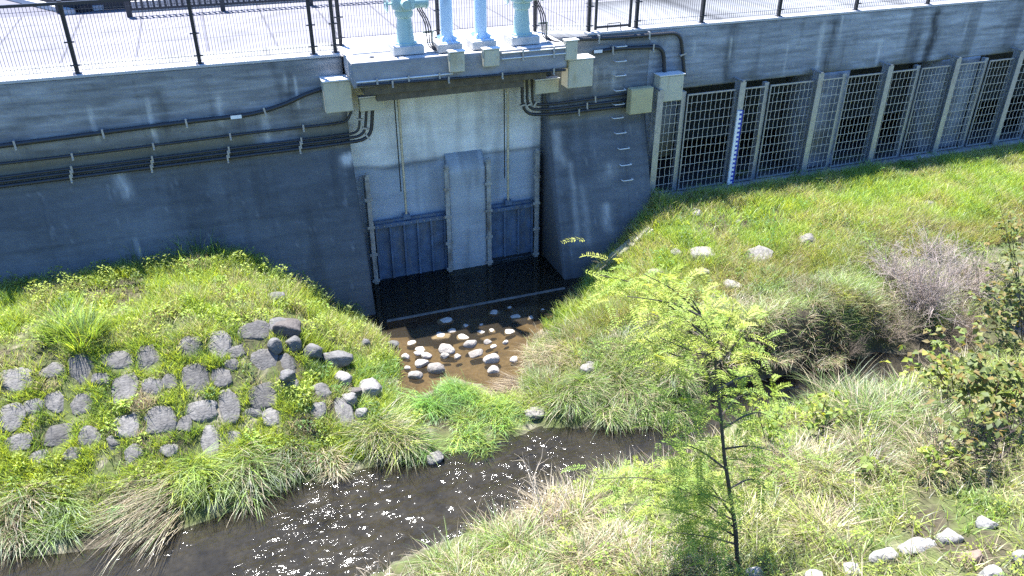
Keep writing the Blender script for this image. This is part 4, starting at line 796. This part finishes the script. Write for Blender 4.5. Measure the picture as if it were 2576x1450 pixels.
# grass tussocks: individual clumps
def tussock(name, px_, py_, n, L, spread, label, cols, seed, wd=.010, lean=(.1, .9), curl=(.6, 1.9), azc=None, azs=pi, dz=0, group=None, tipc=1.25, cat='grass tussock'):
    p, R = tpos(px_, py_); r = np.random.default_rng(seed); kc = 7; ca = r.random(kc)*2*pi; cr = spread*np.sqrt(r.random(kc))*1.15; cid = r.integers(0, kc, n); aa = r.random(n)*2*pi; rr = spread*.45*np.sqrt(r.random(n))
    X = p.x+cr[cid]*np.cos(ca[cid])+rr*np.cos(aa); Y = p.y+cr[cid]*np.sin(ca[cid])+rr*np.sin(aa); cb = r.normal(size=kc)*.55; cl = .65+.6*r.random(kc); cc_ = .75+.5*r.random(kc); Z = np.maximum(zt(X, Y), p.z-.25)-.03+dz
    az = aa+r.normal(size=n)*.5+cb[cid] if azc is None else azc+azs*(r.random(n)-.5)*2+cb[cid]*min(1, azs*.5)
    le = lean[0]+(lean[1]-lean[0])*r.random(n); cu = curl[0]+(curl[1]-curl[0])*r.random(n); LL = L*(.4+.7*r.random(n))*cl[cid]
    c = np.array(cols)[r.integers(0, len(cols), n)]*(1+.9*(r.random((n, 1))-.5))*cc_[cid][:, None]
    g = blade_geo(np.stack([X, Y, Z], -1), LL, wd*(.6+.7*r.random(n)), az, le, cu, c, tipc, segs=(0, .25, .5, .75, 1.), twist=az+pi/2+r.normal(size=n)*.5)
    me = np_mesh(name, g[0]-np.array(p), g[1], g[2], g[3]); o = link(name, me, m_grass); o.location = p; tag(o, label, cat, group); return o
D = -pi/2   # towards the stream
TG = 'grass tussocks along the left stream edge'
tussock('grass_tussock', 185, 850, 1500, .62, .30, 'big bright green grass tussock standing on the left bank above the stones', [G_B, G_Y, G_B, G_D], 1, .012, (.05, .55), (.3, 1.2))
tussock('grass_tussock', 40, 1300, 900, .6, .28, 'brownish drooping tussock at the far left of the stream edge', [STRAW2, G_S, G_D, STRAW], 2, .009, (.3, 1.1), (.8, 1.9), D, 1.5, group=TG)
tussock('grass_tussock', 150, 1320, 700, .55, .25, 'dark green drooping tussock over the dark hollow at the left stream edge', [G_D, G_S, G_B], 3, .009, (.3, 1.1), (.9, 1.9), D, 1.4, group=TG)
tussock('grass_tussock', 420, 1240, 700, .9, .34, 'tussock with long straw blades trailing down into the water', [STRAW, G_S, STRAW, STRAW2], 4, .010, (.9, 1.4), (.4, .9), D-.95, .45, group=TG)
tussock('grass_tussock', 520, 1220, 900, .6, .28, 'yellow-green tussock above the trailing straw blades', [G_Y, G_B, G_S], 5, .010, (.2, 1.0), (.7, 1.8), D, 1.6, group=TG)
tussock('grass_tussock', 650, 1180, 1100, .66, .32, 'large full tussock drooping over the stream in the middle of the left edge', [G_S, G_B, STRAW, G_D], 6, .010, (.3, 1.1), (.8, 1.8), D, 1.5, group=TG)
tussock('grass_tussock', 735, 1155, 500, .45, .2, 'small dark tussock beside a brown patch at the stream edge', [G_D, G_S, STRAW2], 7, .009, (.3, 1.1), (.8, 1.8), D, 1.5, group=TG)
tussock('grass_tussock', 830, 1165, 600, .45, .22, 'pale-tipped tussock hanging over a dark gap in the left edge', [STRAW, G_S, STRAW], 8, .009, (.4, 1.2), (.8, 1.8), D, 1.3, group=TG)
tussock('grass_tussock', 965, 1085, 1500, .72, .34, 'tall olive tussock at the stream edge by the pool outlet', [G_S, G_Y, STRAW, G_D], 9, .010, (.2, 1.0), (.7, 1.9), D, 1.9, group=TG)
tussock('grass_tussock', 1040, 1130, 500, .5, .18, 'small bright tussock right of the tall olive tussock', [G_B, G_L, G_D], 10, .009, (.3, 1.0), (.8, 1.9), D, 1.5, group=TG)
tussock('grass_tussock', 1140, 1000, 1600, .55, .36, 'lush bright green tussock swept aside at the pool outlet', [G_L, G_L, G_B], 11, .009, (.3, 1.1), (.6, 1.6), D-.6, 1.6, group='lush tussocks on the grass island')
tussock('grass_tussock', 1260, 1045, 1000, .42, .32, 'low green tussock in the middle of the grass island', [G_L, G_B, G_Y], 12, .009, (.3, 1.1), (.6, 1.5), D+.4, 1.8, group='lush tussocks on the grass island')
tussock('grass_tussock', 1170, 1090, 900, .34, .34, 'low tussock along the river edge of the grass island', [G_L, G_Y, G_B], 13, .009, (.4, 1.2), (.5, 1.5), D, 1.8, group='lush tussocks on the grass island')
RG = 'sedge tussocks along the right stream edge'
for i, (x, y, l) in enumerate(((1470, 1000, 'leftmost'), (1545, 1010, 'second'), (1620, 1015, 'third'), (1700, 1005, 'fourth'))):
    tussock('sedge_tussock', x, y, 1100, .55, .30, f'dark drooping sedge over the river, {l} of the row left of the sapling', [G_S, G_D, G_B, STRAW], 20+i, .009, (.3, 1.1), (.8, 1.9), D-.2, 1.5, group=RG)
tussock('dry_tussock', 1390, 905, 1200, .55, .38, 'matted pale straw tussock at the right rim of the pool', [STRAW, STRAW, STRAW2], 30, .008, (.6, 1.4), (.4, 1.2), D-.9, 1.5, cat='dry grass')
tussock('dry_tussock', 1300, 975, 600, .5, .15, 'flattened brown straw wisp beside the pool outlet', [STRAW2, STRAW, (.1, .07, .045)], 31, .008, (1.1, 1.5), (.1, .4), pi*.9, .5, cat='dry grass')
tussock('dry_tussock', 1560, 900, 700, .5, .35, 'straw and green tussock above the sedge row', [STRAW, G_S, G_B], 32, .008, (.3, 1.2), (.5, 1.5), cat='dry grass')
tussock('sedge_tussock', 1940, 868, 800, .36, .34, 'straw and green tussock hanging over the dark undercut bank', [STRAW, G_S, STRAW2], 33, .009, (.3, 1.2), (.8, 1.8), D, 1.5, group='tussocks by the undercut bank')
tussock('sedge_tussock', 2070, 860, 700, .34, .30, 'dry fringe of grass on the undercut bank right of the straw tussock', [STRAW, STRAW2, G_S], 34, .009, (.3, 1.2), (.8, 1.8), D, 1.5, group='tussocks by the undercut bank')
for i, (x, y, n, L, cc, lab) in enumerate(((2160, 1050, 1300, .75, [G_S, G_B, G_D, STRAW], 'grey-green arching sedge clump on the near bank below the dark inlet'), (2280, 1060, 1100, .7, [G_S, STRAW, G_B], 'arching sedge clump with straw tips right of the grey-green one'), (2130, 1160, 800, .7, [STRAW, STRAW2, G_S], 'pale dry arching clump below the grey-green sedge'), (2330, 1150, 700, .7, [STRAW, STRAW, G_S], 'whitish dry clump under the right hand vine leaves'), (2000, 1190, 700, .6, [STRAW, G_S, G_Y], 'dry clump right of the sapling trunk'))):
    tussock('sedge_tussock', x, y, n, L, .35, lab, cc, 40+i, .009, (.2, 1.1), (.6, 2.0), group='arching sedge clumps on the near bank')
for i, (x, y, n, L, cc, lab) in enumerate(((1270, 1360, 900, .6, [STRAW, G_S, STRAW2, G_B], 'dry matted clump at the water edge of the near bank'), (1400, 1300, 900, .6, [STRAW, STRAW2, STRAW], 'pale dry clump left of the sapling foliage'), (1480, 1400, 900, .5, [STRAW, G_S, STRAW], 'straw clump at the bottom beside the sapling'), (1130, 1440, 700, .5, [STRAW, G_S, G_B], 'green and dry clump at the bottom edge by the water'), (1330, 1440, 800, .45, [G_B, STRAW, G_S], 'greener clump at the bottom middle'), (1560, 1215, 500, .5, [G_Y, G_S, STRAW], 'yellow-green clump poking into the river'))):
    tussock('dry_tussock', x, y, n, L, .30, lab, cc, 50+i, .008, (.2, 1.2), (.4, 1.7), group='dry clumps on the near water edge', cat='dry grass')

tussock('weed_clump', 490, 655, 260, .62, .35, 'tall dark weeds standing against the wall at the peak of the left bank', [G_D, G_B], 60, .016, (.0, .5), (.2, 1.0), cat='weeds')
tussock('weed_clump', 345, 680, 60, .6, .15, 'sparse thin weeds against the wall left of the mound peak', [G_D, G_S], 61, .012, (.0, .4), (.2, .8), cat='weeds')
for i, (x, y, n, L, sp_, cc, lab) in enumerate(((1440, 860, 700, .5, .5, [STRAW, STRAW, STRAW2], 'flattened pale straw mat between the pool and the sapling tip'), (1840, 850, 600, .45, .45, [STRAW, G_S, STRAW2], 'flattened straw behind the sapling crown'), (1960, 1190, 700, .55, .4, [STRAW, STRAW, STRAW2], 'flattened whitish straw right of the sapling trunk'), (2150, 1210, 800, .5, .5, [STRAW, STRAW, G_S], 'broad mat of bleached straw in the middle of the near bank'),
        (2040, 1300, 700, .5, .4, [STRAW, STRAW2, G_Y], 'flattened straw below the bleached mat'), (1700, 1430, 600, .5, .4, [STRAW, G_S, STRAW2], 'straw lying at the bottom edge under the sapling leaves'), (1560, 1390, 700, .5, .4, [STRAW, STRAW, STRAW2], 'bright dry straw between the water clumps and the sapling'), (1930, 770, 500, .45, .45, [STRAW, STRAW2, G_S], 'dry straw on the right bank left of the twig bushes'))):
    tussock('straw_mat', x, y, n, L, sp_, lab, cc, 80+i, .008, (1.0, 1.5), (-.1, .5), cat='dry grass')
for i, (x, y, L, lab) in enumerate(((2130, 1015, .85, 'tall arching sedge closing off the dark hollow on its right'), (2225, 1010, .62, 'arching sedge with pale tips in front of the dark twig tangle'))):
    tussock('sedge_tussock', x, y, 700, L, .30, lab, [STRAW, G_S, G_S, G_D], 90+i, .009, (.1, .8), (.6, 1.7), group='arching sedge clumps on the near bank')
# bare twiggy bushes
def twigs(p, n, H, sp, seed, r0=.006, sub=6, cw=(.24, .19, .15)):
    r = np.random.default_rng(seed); m = MB()
    def br(q, d, L, rad, lv):
        pts = [q]; dd = d.copy()
        for k in range(4): dd = dd+r.normal(size=3)*.18; dd /= np.linalg.norm(dd); q = q+dd*L/4; pts.append(q)
        m.tube([Vector(x) for x in pts], [rad*(1-.17*k) for k in range(5)], 4, False)
        if lv < 2:
            for k in range(sub if lv == 0 else 3):
                i = r.integers(1, 5); d2 = dd+r.normal(size=3)*.6; d2[2] += .15; d2 /= np.linalg.norm(d2); br(pts[i], d2, L*(.35+.3*r.random()), rad*.55, lv+1)
    for k in range(n):
        a = r.random()*2*pi; t = sp*r.random(); d = np.array([cos(a)*t, sin(a)*t, 1.]); d /= np.linalg.norm(d); q = np.array(p)+np.array([cos(a), sin(a), 0])*.08*r.random(); br(q, d, H*(.5+.5*r.random()), r0, 0)
    V = np.array(m.v); c = np.array(cw)*(.8+.4*r.random((len(V), 1)))
    return V, m.f, c
def twig_bush(name, px_, py_, n, H, sp, seed, label, **k):
    p, R = tpos(px_, py_); V, f, c = twigs(p, n, H, sp, seed, **k); V = V-np.array(p)
    me = np_mesh(name, V, np.array(f), 4, c); o = link(name, me, m_twig); o.location = p; tag(o, label, 'bush', None); return o
twig_bush('twig_bush', 2330, 790, 80, 1.15, 1.2, 1, 'greyish pink leafless twig bush on the right bank', sub=7, cw=(.36, .30, .27))
twig_bush('twig_bush', 2240, 720, 40, .7, 1.4, 11, 'spreading pinkish twig bush on the left flank of the big leafless one', sub=6, cw=(.36, .30, .26))
twig_bush('twig_bush', 2440, 740, 40, .8, 1.3, 12, 'pinkish twig bush between the big leafless one and the olive shrubs', sub=6, cw=(.33, .27, .23))
twig_bush('twig_bush', 2350, 650, 30, .5, 1.4, 13, 'low pinkish twigs in the grass behind the big leafless bush', sub=5, cw=(.38, .32, .27))
twig_bush('twig_bush', 2120, 900, 26, .5, 1.6, 14, 'dark twigs overhanging the black inlet under the bank', sub=5, cw=(.10, .08, .06))
twig_bush('twig_bush', 2230, 860, 34, .7, 1.3, 2, 'low dark tangle of bare twigs above the undercut bank', cw=(.2, .16, .12))
twig_bush('twig_bush', 2420, 860, 20, .7, 1.2, 6, 'brown bare twigs between the vine leaves and the twig bush', cw=(.24, .18, .13))
twig_bush('twig_bush', 1380, 1330, 9, .7, 1.1, 3, 'bleached bare stalks rising from the near water edge', r0=.007, sub=4, cw=(.5, .43, .34))
twig_bush('twig_bush', 950, 1470, 7, .5, 1.0, 4, 'bleached stalks at the bottom edge left of the clumps', r0=.006, sub=3, cw=(.5, .43, .34))
twig_bush('twig_bush', 2450, 1160, 12, .8, 1.4, 5, 'dark bare branches trailing under the vine leaves at right', r0=.009, cw=(.07, .05, .045))

# sapling with feathery compound leaves
def compound(base, dirs, L, col, r, pairs=13, ll=.05):
    """feathery leaves: base (n,3), dirs (n,3)"""
    n = len(base); dirs = dirs/np.linalg.norm(dirs, axis=1, keepdims=True); upv = np.array([0, 0, 1.]); s = np.cross(dirs, upv); s /= np.linalg.norm(s, axis=1, keepdims=True)+1e-6
    nrm = np.cross(s, dirs); geos = []
    P_, D_, N_, LL, CC = [], [], [], [], []
    for k in range(pairs):
        t = (k+1)/pairs
        for sg in (-1, 1):
            q = base+dirs*(L*t)[:, None]+np.array([0, 0, -1.])*(L*.35*t*t)[:, None]; dd = dirs*.55+s*sg+nrm*.1+r.normal(size=(n, 3))*.12
            P_.append(q); D_.append(dd); N_.append(nrm+r.normal(size=(n, 3))*.25); LL.append(ll*(1-.45*abs(t-.45))*(L/.22)); CC.append(col)
    P_ = np.concatenate(P_); D_ = np.concatenate(D_); N_ = np.concatenate(N_); LL = np.concatenate(LL); CC = np.concatenate(CC)
    return leaf_geo(P_, D_, N_, LL, LL*.24, CC*(.85+.3*r.random((len(CC), 1))), .1)
r5 = np.random.default_rng(77)
base_p, _ = tpos(1858, 1420)
YS = base_p.y
def sp(x, y, dy=0): return aty(x, y, YS+dy)
sap = thing('sapling', 'slender young tree with feathery yellow-green leaves on the near bank', 'tree', base_p)
trunk = [base_p-Vector((0, 0, .1)), sp(1850, 1330), sp(1836, 1240, .02), sp(1822, 1150, .05), sp(1814, 1060, .1), sp(1806, 980, .15), sp(1795, 880, .2), sp(1770, 800, .28), sp(1735, 745, .35)]
MB().tube(fillet(trunk, .1, 3), list(np.linspace(.027, .008, len(fillet(trunk, .1, 3)))), 8).build('trunk', m_bark, sap, smooth=True)
limbs = [([sp(1790, 860, .2), sp(1700, 780, .3), sp(1600, 710, .4), sp(1490, 690, .5)], 1), ([sp(1770, 800, .28), sp(1700, 730, .3), sp(1620, 690, .2)], 1), ([sp(1795, 880, .2), sp(1830, 820, .3), sp(1845, 770, .4)], 1), ([sp(1800, 900, .2), sp(1730, 880, 0), sp(1660, 850, -.1)], 1), ([sp(1790, 870, .2), sp(1740, 830, .6), sp(1640, 790, .8)], 1), ([sp(1798, 900, .2), sp(1700, 900, .3), sp(1620, 850, .2)], 1), ([sp(1800, 920, .15), sp(1840, 880, .1), sp(1870, 840, .1)], 1), ([sp(1770, 800, .28), sp(1690, 760, .1), sp(1570, 745, .1)], 1), ([sp(1825, 1180), sp(1760, 1130, .1), sp(1690, 1110, .1)], 2), ([sp(1835, 1230), sp(1890, 1200, .1), sp(1930, 1230, .2)], 2),
         ([sp(1806, 980, .15), sp(1880, 940, .3), sp(1930, 960, .4)], 2), ([sp(1814, 1060, .1), sp(1740, 1030, 0), sp(1690, 1040, -.1)], 2), ([sp(1816, 1080, .1), sp(1900, 1030, .2), sp(1980, 1070, .3)], 2), ([sp(1820, 1130, .05), sp(1890, 1120, -.2), sp(1960, 1140, -.3)], 2), ([sp(1812, 1050, .1), sp(1860, 990, .3), sp(1900, 1010, .5)], 2),
         ([sp(1850, 1330), sp(1760, 1250, .2), sp(1640, 1200, .4), sp(1500, 1205, .5)], 3), ([sp(1852, 1350), sp(1760, 1300, .1), sp(1650, 1270, .2), sp(1560, 1270, .2)], 3), ([sp(1845, 1300), sp(1770, 1200, .3), sp(1700, 1160, .5)], 3), ([sp(1855, 1370), sp(1780, 1350, -.2), sp(1700, 1340, -.3)], 3), ([sp(1840, 1270), sp(1780, 1240, -.1), sp(1720, 1250, -.2)], 3), ([sp(1848, 1310), sp(1790, 1280, .4), sp(1700, 1210, .6)], 3)]
geos = []
for pts, kind in limbs:
    fp = fillet(pts, .25, 5); MB().tube(fp, list(np.linspace(.012, .004, len(fp))), 5).build('branch', m_bark, sap, smooth=True)
    A = np.array([list(p) for p in fp]); nl = {1: 34, 2: 22, 3: 40}[kind]
    seg = (.22+.779*np.linspace(0, 1, nl)**.75)*(len(A)-1); i = seg.astype(int); B = A[i]*(1-(seg-i)[:, None])+A[np.minimum(i+1, len(A)-1)]*(seg-i)[:, None]
    B = B+r5.normal(size=B.shape)*np.array([.13, .15, .10]); ax = A[-1]-A[0]; ax = ax/np.linalg.norm(ax)
    dd = ax*.5+r5.normal(size=B.shape)*.75; dd[:, 2] = dd[:, 2]*.5-.05
    cs = {1: [(.29, .36, .055), (.23, .32, .055), (.35, .38, .08)], 2: [(.2, .30, .05), (.26, .34, .05)], 3: [(.21, .32, .055), (.26, .35, .06), (.32, .38, .065)]}[kind]
    c = np.array(cs)[r5.integers(0, len(cs), nl)]; geos.append(compound(B, dd, .20+.10*r5.random(nl), c, r5))
# leaves along the upper trunk
tp = np.array([list(p) for p in fillet(trunk, .1, 3)])[6:]; B = tp[r5.integers(0, len(tp), 40)]+r5.normal(size=(40, 3))*.10; geos.append(compound(B, r5.normal(size=(40, 3))*np.array([1, 1, .4]), .15+.1*r5.random(40), np.array([(.2, .30, .05), (.27, .35, .06)])[r5.integers(0, 2, 40)], r5))
g = join(geos); link('crown', np_mesh('crown', g[0], g[1], g[2], g[3]), m_leaf, sap)

# broad leaved vines and shrubs on the right
def shrub(px_, py_, top, n, seed, label, cols, L=.10, spread=(.35, .35, .3), group='broad-leaved shrubs on the right'):
    p, R = tpos(px_, py_); r = np.random.default_rng(seed); t = thing('leafy_shrub', label, 'shrub', p, group); m = MB(); P_, D_ = [], []
    tops = [aty(x, y, p.y+dy) for (x, y, dy) in top]
    for q in tops:
        mid = (p+q)/2+Vector((r.normal()*.1, r.normal()*.1, .12)); fp = fillet([p, mid, q], .4, 5); m.tube(fp, list(np.linspace(.009, .003, len(fp))), 5)
        for k in range(n):
            i = int(len(fp)*(.35+.65*r.random())); c = fp[min(i, len(fp)-1)]; c = Vector(c)+Vector((r.normal()*spread[0], r.normal()*spread[1], r.normal()*spread[2]))*.5
            a = r.random()*2*pi
            for j in (-1, 0, 1): P_.append(tuple(c)); D_.append((cos(a+j*1.1), sin(a+j*1.1), -.35+r.normal()*.25))
    m.build('stems', m_bark, t, smooth=True); P_ = np.array(P_); D_ = np.array(D_); N = len(P_); c = np.array(cols)[r.integers(0, len(cols), N)]*(.8+.4*r.random((N, 1)))
    g = leaf_geo(P_, D_, np.array([0, 0, 1.])+r.normal(size=(N, 3))*.35, L*(.7+.6*r.random(N)), L*.7*(.7+.6*r.random(N)), c, .15); link('leaves', np_mesh('leaves', g[0], g[1], g[2], g[3]), m_leaf, t)
BRN = [(.17, .18, .04), (.22, .165, .05), (.10, .13, .035), (.15, .19, .04), (.13, .17, .04)]; GRN = [(.22, .30, .04), (.16, .24, .04), (.28, .31, .05)]
shrub(2560, 720, [(2500, 460, 0), (2540, 520, .2), (2570, 600, .1), (2520, 600, -.2)], 22, 1, 'sparse tall shrub with small dark leaves at the upper right edge', BRN, .09, (.25, .25, .3))
shrub(2570, 860, [(2540, 660, 0), (2480, 730, .1), (2590, 700, 0), (2500, 800, -.2)], 44, 2, 'dense olive shrub at the right edge beside the twig bush', BRN, .10)
shrub(2540, 1040, [(2470, 860, 0), (2560, 880, .2), (2390, 880, 0), (2500, 950, -.2), (2420, 930, .2)], 46, 3, 'brownish green vine with large leaves at the right edge above the near bank', BRN, .105)
shrub(2520, 1150, [(2450, 1010, 0), (2560, 1030, .2), (2390, 1060, 0)], 26, 4, 'browning vine leaves low at the right edge over dark branches', BRN, .10)
shrub(2400, 1000, [(2330, 880, 0), (2370, 860, .1), (2290, 920, 0), (2420, 960, 0)], 24, 9, 'olive vine with broad leaves reaching left towards the twig bushes', BRN+GRN, .10)
shrub(2060, 1080, [(2030, 1000, 0), (2080, 990, .2), (2110, 1030, 0), (2150, 1060, 0)], 12, 5, 'leafy olive plant beside the sedge right of the sapling', GRN+BRN[:1], .10, (.2, .2, .2))
shrub(1930, 1130, [(1880, 1010, 0), (1960, 1030, 0), (1990, 1070, .1)], 14, 6, 'yellow-green leafy plant just right of the sapling trunk', GRN, .08, (.3, .25, .2))
shrub(2190, 1200, [(2180, 1150, 0), (2200, 1165, 0)], 5, 7, 'single bright leafed plant in the pale straw', [(.2, .26, .05)], .10, (.12, .12, .08))
shrub(2360, 1180, [(2340, 1120, 0), (2380, 1130, .1)], 10, 8, 'small olive plant under the trailing dark branches', GRN, .09, (.25, .2, .15))
print('faces', sum(len(o.data.polygons) for o in bpy.data.objects if o.type == 'MESH'))
